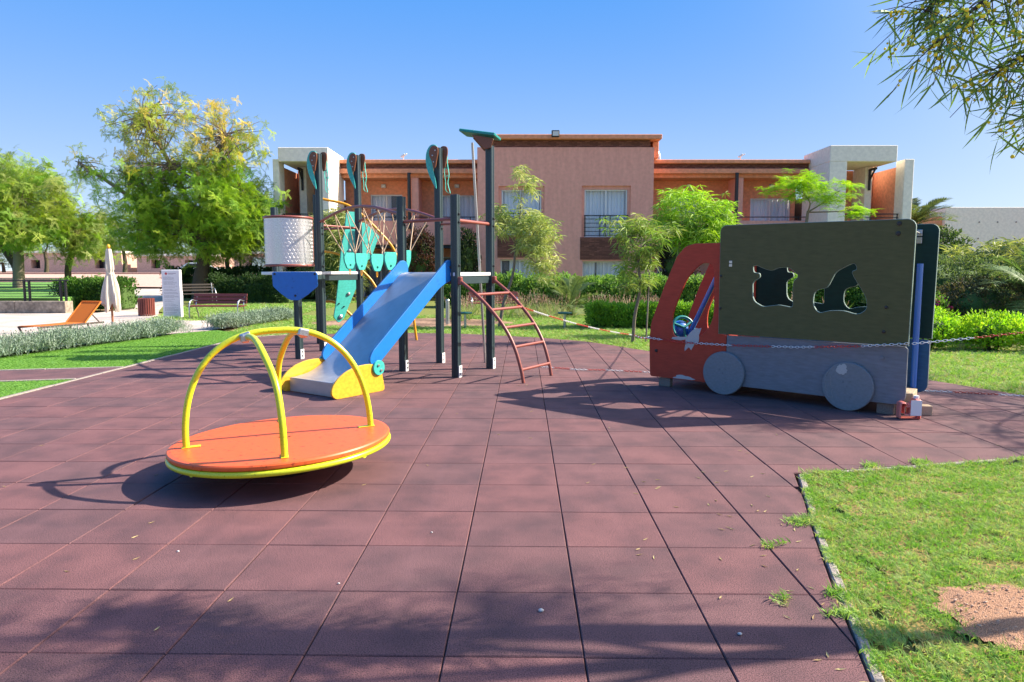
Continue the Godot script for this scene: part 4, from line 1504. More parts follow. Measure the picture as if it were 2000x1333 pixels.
func make_play_frame() -> void:
	var t := thing("climbing_frame", "climbing frame with dark posts, blue slide, rope bridge, curved red ladder and steel drum", "climbing frame")
	var yaw := -0.40
	var pb := Basis(Vector3.UP, yaw)
	var P := {"a": [-3.19, -11.77, 0.0, 3.26], "b": [-2.72, -12.55, 0.0, 3.36], "c": [-1.47, -9.43, 0.0, 2.33], "d": [-1.06, -10.27, 0.0, 3.10], "e": [-0.71, -8.88, 0.0, 2.30], "f": [-0.30, -9.68, 0.0, 3.03], "g": [-4.05, -12.1, 1.22, 2.42], "h": [-3.28, -10.74, 0.0, 1.20], "i": [-3.56, -12.95, 0.0, 2.72]}
	var plate := MB.new()
	board(plate, plate, V2([-0.04, 0.0, 0.04, 0.0, 0.04, 0.15, -0.04, 0.15]), [circle2(Vector2(-0.004, 0.045), 0.018, 10), circle2(Vector2(0.004, 0.108), 0.018, 10)], 0.012, Transform3D(), 0.002)
	var plate_m := amesh([[plate, M.white_paint]])
	var bolt := MB.new()
	bolt.lathe([Vector2(0.018, 0), Vector2(0.018, 0.010), Vector2(0.012, 0.018), Vector2(0, 0.02)], 10, Transform3D(Basis(Vector3(0, 0, 1), -PI / 2), Vector3(0.048, 0, 0)))
	var bolt_m := amesh([[bolt, M.bolt_black]])
	for key in P:
		var p = P[key]
		var o := part("post", post_shape(p[3] - p[2]), M.post, t)
		o.transform = Transform3D(pb, Vector3(p[0], p[2], p[1]))
		if p[2] == 0.0:
			part_mesh("foot_plate", plate_m, o, Transform3D(Basis(Vector3.UP, PI / 2), Vector3(0.056, 0.0, 0.0)))
			part_mesh("foot_plate", plate_m, o, Transform3D(Basis(), Vector3(0.0, 0.0, -0.056)))
		for hh in [1.24, 1.96, 2.06, 1.42]:
			if hh < p[3] - 0.05 and p[2] == 0.0:
				part_mesh("bolt", bolt_m, o, Transform3D(Basis(), Vector3(0, hh, 0)))
	var V := func(k: String, y: float) -> Vector3: return Vector3(P[k][0], y, P[k][1])
	# decks
	var deck := func(pts: PackedVector2Array) -> void:
		var f := MB.new()
		var e := MB.new()
		board(f, e, pts, [], 0.045, Transform3D(Basis(Vector3.RIGHT, PI / 2), Vector3(0, 1.31, 0)), 0.004)
		part_mesh("deck", amesh([[f, M.deck], [e, M.white_paint]]), t)
	deck.call(V2([-1.47, -9.38, -0.72, -8.83, -0.25, -9.70, -1.05, -10.30]))
	var bay := PackedVector2Array()
	bay.append(Vector2(-4.08, -12.12))
	for k in 13:
		var a := lerpf(PI * 1.05, PI * 0.08, k / 12.0)
		bay.append(Vector2(-3.57 + cos(a) * 0.46, -11.45 + sin(a) * 0.60))
	bay.append(Vector2(-3.15, -11.74))
	bay.append(Vector2(-2.70, -12.55))
	bay.append(Vector2(-3.56, -12.98))
	deck.call(bay)
	# beams below the decks
	for pr in [["c", "e"], ["e", "f"], ["f", "d"], ["d", "c"], ["a", "b"], ["b", "i"]]:
		var a: Vector3 = V.call(pr[0], 1.235)
		var b: Vector3 = V.call(pr[1], 1.235)
		var q := MB.new()
		var d := (b - a).normalized()
		q.box((a + b) * 0.5, Vector3((b - a).length() - 0.09, 0.10, 0.035), Basis(d, Vector3.UP, d.cross(Vector3.UP)), 0.004)
		part("beam", q, M.post, t)
	# red guard bars
	for pr in [["c", "e", 2.0, 0.021], ["e", "f", 1.985, 0.024], ["a", "b", 2.10, 0.018], ["d", "f", 2.02, 0.018], ["b", "i", 2.10, 0.018]]:
		var a: Vector3 = V.call(pr[0], pr[2])
		var b: Vector3 = V.call(pr[1], pr[2])
		var d := (b - a).normalized() * 0.04
		var q := MB.new()
		q.tube(PackedVector3Array([a + d, b - d]), pr[3], pr[3], 10)
		part("guard_bar", q, M.red_tube, t)
	# rope bridge: two arched handrails, ropes, hanging treads
	var rails := []
	for pr in [["a", "c", 2.16, 2.10], ["b", "d", 2.22, 2.10]]:
		var a: Vector3 = V.call(pr[0], pr[2])
		var b: Vector3 = V.call(pr[1], pr[3])
		var pts := PackedVector3Array()
		for k in 25:
			var s := k / 24.0
			pts.append(a.lerp(b, lerpf(0.015, 0.985, s)) + Vector3.UP * 0.17 * sin(PI * s))
		rails.append(pts)
		var q := MB.new()
		q.tube(pts, 0.023, 0.023, 10)
		part("bridge_rail", q, M.red_tube, t)
	var tread_dir := (rails[0][24] - rails[0][0]).normalized() as Vector3
	tread_dir.y = 0
	tread_dir = tread_dir.normalized()
	var across := ((rails[1][12] - rails[0][12]) * Vector3(1, 0, 1)).normalized() as Vector3
	for k in 5:
		var s := (k + 0.75) / 5.5
		var mid := (rails[0][int(s * 24)] + rails[1][int(s * 24)]) * 0.5 as Vector3
		mid.y = 1.47 + 0.02 * absf(k - 2.0)
		var f := MB.new()
		var xf := Transform3D(Basis(across, Vector3.UP, across.cross(Vector3.UP)), mid)
		board(f, f, round_corners(V2([-0.15, 0.14, -0.14, 0.0, -0.07, -0.13, 0.07, -0.13, 0.14, 0.0, 0.15, 0.14]), 0.03, 3), [circle2(Vector2(0, -0.07), 0.02, 10)], 0.03, xf, 0.004)
		var tr := part("tread", f, M.turquoise, t)
		f = MB.new()
		var lk := PackedVector3Array()
		for i in 13:
			lk.append(mid + Vector3(0, -0.17, 0) + across * cos(TAU * i / 12.0) * 0.016 + Vector3.UP * sin(TAU * i / 12.0) * 0.05)
		f.tube(lk, 0.006, 0.006, 6, false)
		part("chain_link", f, M.yellow_tube, tr)
		for side in 2:
			var e: Vector3 = mid + across * (0.13 if side == 1 else -0.13) + Vector3.UP * 0.11
			for o in [-2.2, 2.2]:
				var top: Vector3 = rails[side][clampi(int(s * 24 + o), 1, 23)]
				var q := MB.new()
				q.tube(PackedVector3Array([e, top]), 0.008, 0.008, 6)
				part("rope", q, M.rope, t)
				q = MB.new()
				q.tube(PackedVector3Array([top - Vector3.UP * 0.045, top + Vector3.UP * 0.01]), 0.013, 0.013, 6)
				part("rope_lug", q, M.red_tube, t)
	# perforated steel drum of the lookout bay, with red rims
	var dc := Vector3(-3.595, 0, -11.40)
	var a0 := deg_to_rad(205.0)
	var a1 := deg_to_rad(-28.0)
	var q := MB.new()
	var pts_t := PackedVector3Array()
	var pts_b := PackedVector3Array()
	for k in 41:
		var a := lerpf(a0, a1, k / 40.0)
		var d := Vector3(cos(a), 0, sin(a))
		pts_t.append(dc + d * 0.372 + Vector3.UP * 2.19)
		pts_b.append(dc + d * 0.372 + Vector3.UP * 1.435)
		if k > 0:
			var ap := lerpf(a0, a1, (k - 1) / 40.0)
			var dp := Vector3(cos(ap), 0, sin(ap))
			for rr in [0.368, 0.372]:
				var sg := 1.0 if rr > 0.37 else -1.0
				q.tri(dc + dp * rr + Vector3.UP * 1.44, dc + d * rr + Vector3.UP * 1.44, dc + d * rr + Vector3.UP * 2.185, dp * sg, d * sg, d * sg)
				q.tri(dc + dp * rr + Vector3.UP * 1.44, dc + d * rr + Vector3.UP * 2.185, dc + dp * rr + Vector3.UP * 2.185, dp * sg, d * sg, dp * sg)
	part("drum_sheet", q, M.steel_sheet, t)
	q = MB.new()
	for i in 24:
		for j in 12:
			var a := lerpf(a0 - 0.1, a1 + 0.1, (i + 0.5 * (j % 2)) / 23.6)
			var d := Vector3(cos(a), 0, sin(a))
			var bas := Basis(d.cross(Vector3.UP), Vector3.UP, d)
			q.box(dc + d * 0.3725 + Vector3.UP * (1.49 + j * 0.0582), Vector3(0.034, 0.034, 0.0024), bas * Basis(Vector3(0, 0, 1), PI / 4), 0.0011)
	part("embossed_studs", q, M.steel_sheet, t)
	for pts in [pts_t, pts_b]:
		q = MB.new()
		q.tube(pts, 0.020, 0.020, 10)
		part("drum_rim", q, M.red_tube, t)
	for k in [0, 40]:
		q = MB.new()
		q.tube(PackedVector3Array([pts_b[k], pts_t[k]]), 0.018, 0.018, 8)
		part("drum_upright", q, M.red_tube, t)
	# blue panel under the bay
	var out := V2([-3.632, 1.334, -2.952, 1.334, -2.944, 1.115, -3.108, 0.982, -3.233, 0.904, -3.366, 0.904, -3.499, 0.998, -3.624, 1.115])
	var f2 := MB.new()
	board(f2, f2, round_corners(out, 0.03, 3), [], 0.022, Transform3D(Basis(), Vector3(0, 0, -10.665)), 0.003)
	var pan := part("skirt_panel", f2, M.blue_board, t)
	for p in [[-3.288, 0.975], [-3.593, 1.303], [-2.984, 1.303]]:
		var c := Vector2(p[0], p[1])
		q = MB.new()
		q.lathe([Vector2(0.018, 0), Vector2(0.016, 0.008), Vector2(0, 0.010)], 10, Transform3D(Basis(Vector3.RIGHT, PI / 2), Vector3(c.x, c.y, -10.654)))
		part("bolt", q, M.bolt_black, pan)
	for p in [[-3.55, -10.9], [-3.05, -10.95]]:
		q = MB.new()
		q.box(Vector3(p[0], 1.25, p[1] - 0.15), Vector3(0.04, 0.07, 0.62), Basis(), 0.004)
		part("bracket", q, M.post, t)
	# yellow arched climber behind the bay with turquoise boards
	var arcs := [
		[Vector3(-3.50, 2.66, -12.98), Vector3(-2.95, 2.51, -13.12), Vector3(-2.43, 2.01, -13.3), Vector3(-2.2, 1.66, -13.4), Vector3(-1.98, 1.0, -13.5), Vector3(-1.86, 0.0, -13.6)],
		[Vector3(-3.50, 1.71, -12.98), Vector3(-3.15, 1.63, -13.05), Vector3(-2.77, 1.31, -13.2), Vector3(-2.56, 1.02, -13.25), Vector3(-2.36, 0.5, -13.3), Vector3(-2.30, 0.0, -13.32)],
		[Vector3(-3.50, 0.78, -12.98), Vector3(-3.26, 0.75, -13.0), Vector3(-2.95, 0.46, -13.08), Vector3(-2.84, 0.2, -13.1), Vector3(-2.80, 0.0, -13.1)]]
	for a in arcs:
		q = MB.new()
		q.tube(curve(a, 7), 0.024, 0.024, 10)
		part("climbing_arc", q, M.yellow_tube, t)
	var boards := [
		[[-3.02, 2.421, -2.869, 2.421, -2.86, 1.807, -2.85, 1.382, -2.869, 1.099, -2.954, 0.873, -3.048, 0.618, -3.096, 0.476, -3.181, 0.391, -3.256, 0.505, -3.218, 0.731, -3.162, 1.241, -3.105, 1.807, -3.058, 2.043], 12.93],
		[[-2.773, 2.224, -2.706, 2.224, -2.477, 1.975, -2.524, 1.889, -2.61, 1.622, -2.677, 1.526, -2.792, 1.526], 13.1],
		[[-3.065, 0.2, -3.037, 0.313, -2.847, 0.503, -2.677, 0.578, -2.649, 0.313, -2.914, 0.143, -3.027, 0.134], 12.96]]
	for bd in boards:
		var o := V2(bd[0])
		var f := MB.new()
		var cx := 0.0
		for p in o:
			cx += p.x / o.size()
		for k in o.size():
			o[k].x = (o[k].x - cx) * 1.3
		board(f, f, round_corners(o, 0.04, 3), [], 0.026, Transform3D(), 0.004)
		var bo := part("climbing_board", f, M.turquoise, t)
		bo.transform = Transform3D(Basis(Vector3.UP, 0.70), Vector3(cx, 0, -bd[1]))
		if bd[1] == 12.93:
			for p in [[-3.152, 0.505, 0.04], [-3.02, 0.92, 0.03], [-2.992, 1.713, 0.03], [-3.171, 0.75, 0.012], [-3.096, 0.693, 0.012]]:
				var c := Vector2(p[0], p[1])
				q = MB.new()
				q.lathe([Vector2(p[2] * 1.1, 0), Vector2(p[2], 0.018), Vector2(p[2] * 0.5, 0.03), Vector2(0, 0.032)], 14, Transform3D(Basis(Vector3.RIGHT, PI / 2), Vector3((c.x - cx) * 1.3, c.y, 0.014)))
				part("bolt", q, M.galvanised if p[2] > 0.02 else M.bolt_black, bo)
	# slide
	var sx := Vector3(0.814, 0, 0.581).normalized()
	var sz := sx.cross(Vector3.UP)
	var S := Transform3D(Basis(sx, Vector3.UP, sz), Vector3(-1.085, 0, -9.155))
	var prof := curve([Vector3(0, 1.335, 0.02), Vector3(0, 1.30, 0.14), Vector3(0, 1.17, 0.30), Vector3(0, 0.76, 0.82), Vector3(0, 0.36, 1.32), Vector3(0, 0.21, 1.58), Vector3(0, 0.165, 1.80), Vector3(0, 0.16, 1.90)], 6)
	q = MB.new()
	for k in prof.size() - 1:
		for lay in [0.0, -0.012]:
			var a: Vector3 = prof[k] + Vector3.UP * lay
			var b: Vector3 = prof[k + 1] + Vector3.UP * lay
			var nrm := Vector3(0, (b - a).z, -(b - a).y).normalized() * (1.0 if lay == 0.0 else -1.0)
			q.quad(S * (a - Vector3.RIGHT * 0.385), S * (b - Vector3.RIGHT * 0.385), S * (b + Vector3.RIGHT * 0.385), S * (a + Vector3.RIGHT * 0.385), S.basis * nrm)
	q.box(S * Vector3(0, 0.085, 1.905), Vector3(0.77, 0.155, 0.012), S.basis, 0.003)
	part("slide_bed", q, M.steel_bed, t)
	var rail := V2([1.24, -0.03, 1.43, -0.03, 1.485, 0.02, 1.49, 0.10, 1.42, 0.19, 1.264, 0.385, 0.454, 1.40, 0.36, 1.445, 0.29, 1.40, 0.31, 1.30, 1.13, 0.27, 1.20, 0.14])
	var ro := PackedVector2Array()
	for p in rail:
		ro.append(Vector2(p.y, p.x))
	var yel := round_corners(V2([1.24, 0.0, 1.96, 0.0, 2.02, 0.06, 2.00, 0.14, 1.92, 0.22, 1.80, 0.285, 1.64, 0.325, 1.46, 0.33, 1.30, 0.29]), 0.05, 3)
	for s in [-1.0, 1.0]:
		# board outline lies in local (z, y); its thickness runs along local x
		var xf := S * Transform3D(Basis(Vector3(0, 0, 1), Vector3(0, 1, 0), Vector3(-1, 0, 0)), Vector3(s * 0.402, 0, 0))
		var f := MB.new()
		var e := MB.new()
		board(f, e, round_corners(ro, 0.05, 3), [], 0.030, xf, 0.005)
		part_mesh("slide_rail", amesh([[f, M.blue_board], [e, M.blue_worn]]), t)
		f = MB.new()
		xf.origin = S * Vector3(s * 0.433, 0, 0)
		board(f, f, yel, [], 0.028, xf, 0.005)
		part("slide_foot", f, M.yellow_board, t)
		f = MB.new()
		xf.origin = S * Vector3(s * 0.460, 0, 0)
		board(f, f, circle2(Vector2(1.35, 0.275), 0.085, 28), [], 0.024, xf, 0.004)
		var disc := part("hub_disc", f, M.turquoise, t)
		for o in [[1.365, 0.305], [1.325, 0.245]]:
			q = MB.new()
			q.lathe([Vector2(0.016, 0), Vector2(0.014, 0.012), Vector2(0, 0.014)], 10, S * Transform3D(Basis(Vector3(0, 0, 1), -PI / 2 * s), Vector3(s * 0.472, o[1], o[0])))
			part("bolt", q, M.galvanised, disc)
	q = MB.new()
	q.tube(PackedVector3Array([S * Vector3(0.33, 1.22, 0.1), V.call("e", 1.22)]), 0.02, 0.02, 8)
	q.tube(PackedVector3Array([S * Vector3(0.40, 1.40, 0.06), V.call("e", 1.40)]), 0.02, 0.02, 8)
	q.tube(PackedVector3Array([S * Vector3(-0.40, 1.40, 0.06), V.call("c", 1.40)]), 0.02, 0.02, 8)
	part("slide_bracket", q, M.bolt_black, t)
	# curved red ladder
	var tops := [Vector3(-0.655, 0, -8.85), Vector3(-0.245, 0, -9.64)]
	var bots := [Vector3(0.14, 0, -8.40), Vector3(0.51, 0, -9.01)]
	var shape := [[0.0, 1.23], [0.27, 1.06], [0.5, 0.876], [0.71, 0.663], [0.86, 0.434], [0.96, 0.17], [1.0, 0.0]]
	for k in 2:
		var pts := []
		for s in shape:
			pts.append(tops[k].lerp(bots[k], s[0]) + Vector3.UP * s[1])
		q = MB.new()
		q.tube(curve(pts, 6), 0.0215, 0.0215, 12)
		part("ladder_rail", q, M.red_tube, t)
		q = MB.new()
		q.box(tops[k] + Vector3.UP * 1.23, Vector3(0.06, 0.10, 0.06), pb, 0.01)
		part("ladder_clamp", q, M.red_tube, t)
	for s in [[0.27, 1.06], [0.5, 0.876], [0.71, 0.663], [0.86, 0.434], [0.965, 0.16]]:
		q = MB.new()
		q.tube(PackedVector3Array([tops[0].lerp(bots[0], s[0]) + Vector3.UP * s[1], tops[1].lerp(bots[1], s[0]) + Vector3.UP * s[1]]), 0.0185, 0.0185, 10)
		part("rung", q, M.red_tube, t)
	# sliding pole and the tilted top board
	q = MB.new()
	q.tube(PackedVector3Array([Vector3(-0.395, 0.0, -10.27), Vector3(-0.55, 3.12, -9.95)]), 0.019, 0.019, 10)
	part("sliding_pole", q, M.galvanised, t)
	q = MB.new()
	q.box(Vector3(-0.43, 3.185, -9.72), Vector3(0.50, 0.038, 0.34), Basis(Vector3(0, 0, 1), -0.165) * Basis(Vector3.UP, -0.25), 0.008)
	part("top_board", q, M.turquoise_dark, t)
	for zz in [-9.60, -9.80]:
		q = MB.new()
		board(q, q, round_corners(V2([-0.545, 3.165, -0.24, 3.115, -0.28, 2.99, -0.37, 2.97]), 0.03, 3), [], 0.026, Transform3D(Basis(), Vector3(0, 0, zz)), 0.004)
		part("top_bracket", q, M.brown_board, t)
	for x in [-0.52, -0.42, -0.33]:
		q = MB.new()
		q.lathe([Vector2(0.014, 0), Vector2(0.012, 0.016), Vector2(0, 0.018)], 8, Transform3D(Basis(), Vector3(x, 3.205 - (x + 0.43) * 0.165, -9.66)))
		part("bolt", q, M.galvanised, t)
	# leaf-shaped finials on three tall posts
	var leaf := smooth_loop(V2([-0.02, 0.02, -0.085, 0.0, -0.135, -0.09, -0.145, -0.22, -0.115, -0.36, -0.06, -0.49, 0.01, -0.60, -0.005, -0.46, -0.035, -0.34, -0.045, -0.22, -0.02, -0.10, 0.03, -0.02]), 3)
	var tooth := smooth_loop(V2([0.0, 0.03, 0.05, 0.02, 0.085, -0.05, 0.095, -0.20, 0.115, -0.34, 0.095, -0.46, 0.13, -0.60, 0.06, -0.56, 0.055, -0.44, 0.04, -0.30, 0.035, -0.12]), 3)
	var key := smooth_loop(V2([-0.085, -0.01, -0.04, 0.035, 0.03, 0.02, 0.04, -0.06, 0.02, -0.16, 0.0, -0.26, -0.035, -0.27, -0.055, -0.18, -0.095, -0.09]), 3)
	for pk in ["a", "b", "d"]:
		var p = P[pk]
		var fin := Node3D.new()
		fin.name = "finial"
		t.add_child(fin, true)
		fin.transform = Transform3D(Basis(Vector3.UP, yaw * 0.55), Vector3(p[0], p[3], p[1]))
		for spec in [[leaf, M.turquoise, Vector3(-0.015, 0.02, 0.068), "leaf_board"], [key, M.brown_board, Vector3(-0.005, -0.02, 0.098), "keyhole_board"], [key, M.brown_board, Vector3(0.085, 0.0, -0.068), "keyhole_board"], [tooth, M.turquoise, Vector3(0.02, -0.03, -0.096), "toothed_board"]]:
			var f := MB.new()
			var hs := [circle2(Vector2(0.075, -0.13), 0.012, 8), circle2(Vector2(0.078, -0.24), 0.016, 8), circle2(Vector2(0.082, -0.35), 0.012, 8)] if spec[0] == tooth else []
			board(f, f, spec[0], hs, 0.026, Transform3D(Basis(), spec[2]), 0.004)
			part(spec[3], f, spec[1], fin)
		for o in [[-0.045, -0.10], [-0.03, -0.19], [-0.005, -0.03]]:
			q = MB.new()
			q.lathe([Vector2(0.012, 0), Vector2(0.010, 0.012), Vector2(0, 0.014)], 8, Transform3D(Basis(Vector3.RIGHT, PI / 2), Vector3(o[0], o[1] - 0.02, 0.111)))
			part("bolt", q, M.galvanised, fin)

# ---------------------------------------------------------------- wooden lorry
func make_truck() -> void:
	var t := thing("play_lorry", "wooden toy lorry play house with red cab, dark green body and grey wheels", "play house", Vector3(1.7006, 0, -8.2103), -0.7387)
	var cab := V2([-0.08, 0.11, -0.10, 0.55, -0.078, 0.746, 0.082, 1.167, 0.24, 1.518, 0.338, 1.625, 0.457, 1.660, 0.80, 1.660, 0.80, 0.662, 0.866, 0.660, 0.868, 0.11])
	var cabwin := smooth_loop(V2([0.202, 0.667, 0.206, 0.854, 0.283, 1.06, 0.388, 1.281, 0.523, 1.417, 0.60, 1.443, 0.668, 1.425, 0.698, 1.372, 0.704, 1.178, 0.704, 0.853, 0.60, 0.663, 0.45, 0.604, 0.264, 0.600]), 3)
	var win1 := round_corners(V2([1.153, 1.406, 1.187, 1.414, 1.31, 1.364, 1.361, 1.359, 1.427, 1.389, 1.534, 1.392, 1.61, 1.330, 1.625, 1.300, 1.575, 1.250, 1.575, 1.176, 1.583, 0.988, 1.441, 1.011, 1.273, 0.985, 1.184, 1.033, 1.161, 1.083, 1.155, 1.236, 1.235, 1.288, 1.228, 1.335, 1.159, 1.338]), 0.03, 3)
	var win2 := smooth_loop(V2([2.126, 1.423, 2.163, 1.411, 2.169, 1.372, 2.132, 1.341, 2.201, 1.219, 2.263, 1.112, 2.278, 1.036, 2.262, 0.982, 2.192, 0.948, 2.073, 0.974, 1.938, 0.969, 1.847, 0.949, 1.789, 1.019, 1.792, 1.132, 1.837, 1.173, 1.913, 1.198, 1.955, 1.278, 1.997, 1.349]), 3)
	var bx := PackedVector2Array([Vector2(0.785, 0.668), Vector2(2.652, 0.668)])
	for k in 6:
		var a := k / 5.0 * PI / 2
		bx.append(Vector2(2.585 + cos(a) * 0.075, 1.755 + sin(a) * 0.075))
	for k in 6:
		var a := PI / 2 + k / 5.0 * PI / 2
		bx.append(Vector2(0.845 + cos(a) * 0.07, 1.775 + sin(a) * 0.07))
	var low := V2([0.872, 0.11, 2.50, 0.108])
	for k in 5:
		var a := -PI / 2 + k / 4.0 * PI / 2
		low.append(Vector2(2.555 + cos(a) * 0.09, 0.20 + sin(a) * 0.09))
	low.append(Vector2(2.642, 0.635))
	low.append(Vector2(2.620, 0.660))
	low.append(Vector2(0.872, 0.655))
	var holes_cab := [cabwin]
	for side in 2:
		var zz := 0.0 if side == 0 else -0.90
		var out := 1.0 if side == 0 else -1.0
		var f := MB.new()
		var e := MB.new()
		board(f, e, round_corners(cab, 0.03, 3), holes_cab, 0.030, Transform3D(Basis(), Vector3(0, 0, zz - 0.016 * out)), 0.004)
		part_mesh("cab_side", amesh([[f, M.lorry_red], [e, M.lorry_red]]), t)
		f = MB.new()
		e = MB.new()
		board(f, e, bx, [win1, win2], 0.028, Transform3D(Basis(), Vector3(0, 0, zz + 0.014 * out)), 0.004)
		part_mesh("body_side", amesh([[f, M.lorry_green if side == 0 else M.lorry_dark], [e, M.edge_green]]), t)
		f = MB.new()
		e = MB.new()
		board(f, e, low, [], 0.028, Transform3D(Basis(), Vector3(0, 0, zz - 0.015 * out)), 0.004)
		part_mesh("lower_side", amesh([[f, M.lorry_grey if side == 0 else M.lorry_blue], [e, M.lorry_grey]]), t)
		for c in [Vector2(0.86, 0.24), Vector2(2.144, 0.238)]:
			f = MB.new()
			board(f, f, circle2(c, 0.238, 56), [], 0.040, Transform3D(Basis(), Vector3(0, 0, zz + 0.021 * out)), 0.006)
			var w := part("wheel", f, M.wheel_grey, t)
			for o in [Vector2(0.02, 0.05), Vector2(-0.04, 0.04), Vector2(0.03, -0.10), Vector2(-0.005, 0.0)]:
				var q := MB.new()
				q.lathe([Vector2(0.009, 0), Vector2(0.008, 0.003), Vector2(0, 0.004)], 8, Transform3D(Basis(Vector3.RIGHT, PI / 2 * out), Vector3(c.x + o.x, c.y + o.y, zz + 0.041 * out)))
				part("screw", q, M.lorry_grey, w)
	# fixings on the near face
	for b in [[2.52, 1.79, 0.022, "bolt_black"], [2.515, 1.70, 0.022, "bolt_black"], [2.45, 1.02, 0.016, "bolt_black"], [2.44, 0.79, 0.016, "bolt_black"], [0.80, 1.30, 0.014, "bolt_black"], [0.80, 0.95, 0.014, "bolt_black"]]:
		var q := MB.new()
		q.lathe([Vector2(b[2], 0), Vector2(b[2] * 0.9, 0.008), Vector2(0, 0.011)], 12, Transform3D(Basis(Vector3.RIGHT, PI / 2), Vector3(b[0], b[1], 0.0285)))
		part("bolt", q, M[b[3]], t)
	for b in [[0.0, 0.42], [2.43, 0.54]]:
		var q := MB.new()
		q.lathe([Vector2(0.02, 0), Vector2(0.018, 0.008), Vector2(0, 0.011)], 12, Transform3D(Basis(Vector3.RIGHT, PI / 2), Vector3(b[0], b[1], -0.0005)))
		part("bolt", q, M.bolt_black if b[0] < 1 else M.lorry_grey, t)
	var pl := MB.new()
	pl.box(Vector3(0.905, 1.415, 0.031), Vector3(0.035, 0.03, 0.006), Basis(), 0.002)
	pl.box(Vector3(0.905, 1.450, 0.031), Vector3(0.035, 0.03, 0.006), Basis(), 0.002)
	part("label_plate", pl, M.galvanised, t)
	pl = MB.new()
	pl.box(Vector3(2.49, 1.74, -0.881), Vector3(0.05, 0.065, 0.012), Basis(), 0.003)
	pl.box(Vector3(2.49, 1.665, -0.881), Vector3(0.05, 0.065, 0.012), Basis(), 0.003)
	pl.tube(PackedVector3Array([Vector3(2.49, 1.735, -0.885), Vector3(2.60, 1.735, -0.02)]), 0.009, 0.009, 8)
	part("hinge", pl, M.galvanised, t)
	# primer and filler patches
	var rr := RandomNumberGenerator.new()
	rr.seed = 12
	for s in [[0.47, 0.60, 0.075, 0.17, -0.5, 0.0], [0.37, 0.115, 0.14, 0.05, 0.0, 0.0], [0.30, 0.585, 0.11, 0.022, 0.05, 0.0], [2.09, 0.40, 0.055, 0.06, 0.3, 0.0425], [1.97, 0.235, 0.035, 0.16, 0.15, 0.0425], [1.08, 0.255, 0.016, 0.016, 0.0, 0.0]]:
		var o := PackedVector2Array()
		for k in 22:
			var a := TAU * k / 22
			var rad := rr.randf_range(0.72, 1.12)
			var p := Vector2(cos(a) * s[2], sin(a) * s[3]) * rad
			p = p.rotated(s[4]) + Vector2(s[0], s[1])
			p.y = maxf(p.y, 0.118)
			o.append(p)
		if s[5] > 0.0:
			var cc := Vector2(2.144, 0.238)
			for k in o.size():
				var d := o[k] - cc
				if d.length() > 0.225:
					o[k] = cc + d.normalized() * 0.225
		var f := MB.new()
		board(f, f, o, [], 0.003, Transform3D(Basis(), Vector3(0, 0, s[5] + 0.001)), 0.001)
		part("primer_patch", f, M.primer, t)
	# inside: blue grab pole, steering wheel, floor boards, bulkhead
	var q2 := MB.new()
	q2.tube(PackedVector3Array([Vector3(2.53, 0.169, -0.80), Vector3(2.53, 1.43, -0.80)]), 0.030, 0.030, 16)
	part("grab_pole", q2, M.blue_pole, t)
	q2 = MB.new()
	q2.tube(PackedVector3Array([Vector3(0.64, 1.50, -0.40), Vector3(0.22, 0.62, -0.40), Vector3(0.16, 0.20, -0.40)]), 0.028, 0.028, 12)
	part("steering_column", q2, M.blue_pole, t)
	var sw := Transform3D(Basis(Vector3(0, 0, 1), 0.35) * Basis(Vector3.UP, 1.0), Vector3(0.12, 0.66, -0.36))
	q2 = MB.new()
	q2.ball(sw * Vector3(0, 0, -0.03), Vector3(0.11, 0.11, 0.11), 10, 16)
	var wheel := part("steering_boss", q2, M.blue_pole, t)
	q2 = MB.new()
	var ring := PackedVector3Array()
	for k in 33:
		ring.append(sw * Vector3(cos(TAU * k / 32) * 0.135, sin(TAU * k / 32) * 0.135, 0.06))
	q2.tube(ring, 0.018, 0.018, 8, false)
	for k in 3:
		var a := TAU * k / 3 + 0.4
		q2.tube(PackedVector3Array([sw * Vector3(0, 0, 0.08), sw * Vector3(cos(a) * 0.13, sin(a) * 0.13, 0.06)]), 0.016, 0.016, 8)
	part("steering_wheel", q2, M.turquoise_dark, wheel)
	for k in 4:
		q2 = MB.new()
		q2.box(Vector3(1.35, 0.15, -0.13 - k * 0.205), Vector3(2.40, 0.035, 0.195), Basis(), 0.005)
		part("floor_board", q2, M.timber_grey, t)
	q2 = MB.new()
	q2.box(Vector3(0.79, 0.85, -0.45), Vector3(0.026, 1.2, 0.50), Basis(), 0.004)
	part("bulkhead", q2, M.lorry_red, t)
	q2 = MB.new()
	q2.box(Vector3(1.45, 0.42, -0.72), Vector3(1.2, 0.03, 0.26), Basis(), 0.005)
	part("seat_board", q2, M.lorry_dark, t)
	for x in [0.45, 1.7, 2.4]:
		q2 = MB.new()
		q2.tube(PackedVector3Array([Vector3(x, 1.60 if x < 1 else 1.76, -0.87), Vector3(x, 1.60 if x < 1 else 1.76, -0.03)]), 0.014, 0.014, 8)
		part("tie_rod", q2, M.galvanised, t)
	# supports under it
	var W := t.transform
	for s in [[0.10, -0.06, 0.10, "grey wooden block propping up the front of the toy lorry"], [2.47, -0.07, 0.10, "grey wooden block propping up the toy lorry behind its rear wheel"], [0.86, -0.82, 0.10, "grey wooden block under the far side of the toy lorry"]]:
		var b := thing("support_block", s[3], "block", W * Vector3(s[0], 0, s[1]), -0.7387, "timber blocks under the toy lorry")
		q2 = MB.new()
		q2.box(Vector3(0, 0.052, 0), Vector3(0.15, 0.104, 0.07), Basis(), 0.005)
		part("timber", q2, M.timber_grey, b)
	var b2 := thing("timber_offcut", "bare pine offcut lying under the tail of the toy lorry", "timber", W * Vector3(2.66, 0, -0.22), -0.3)
	q2 = MB.new()
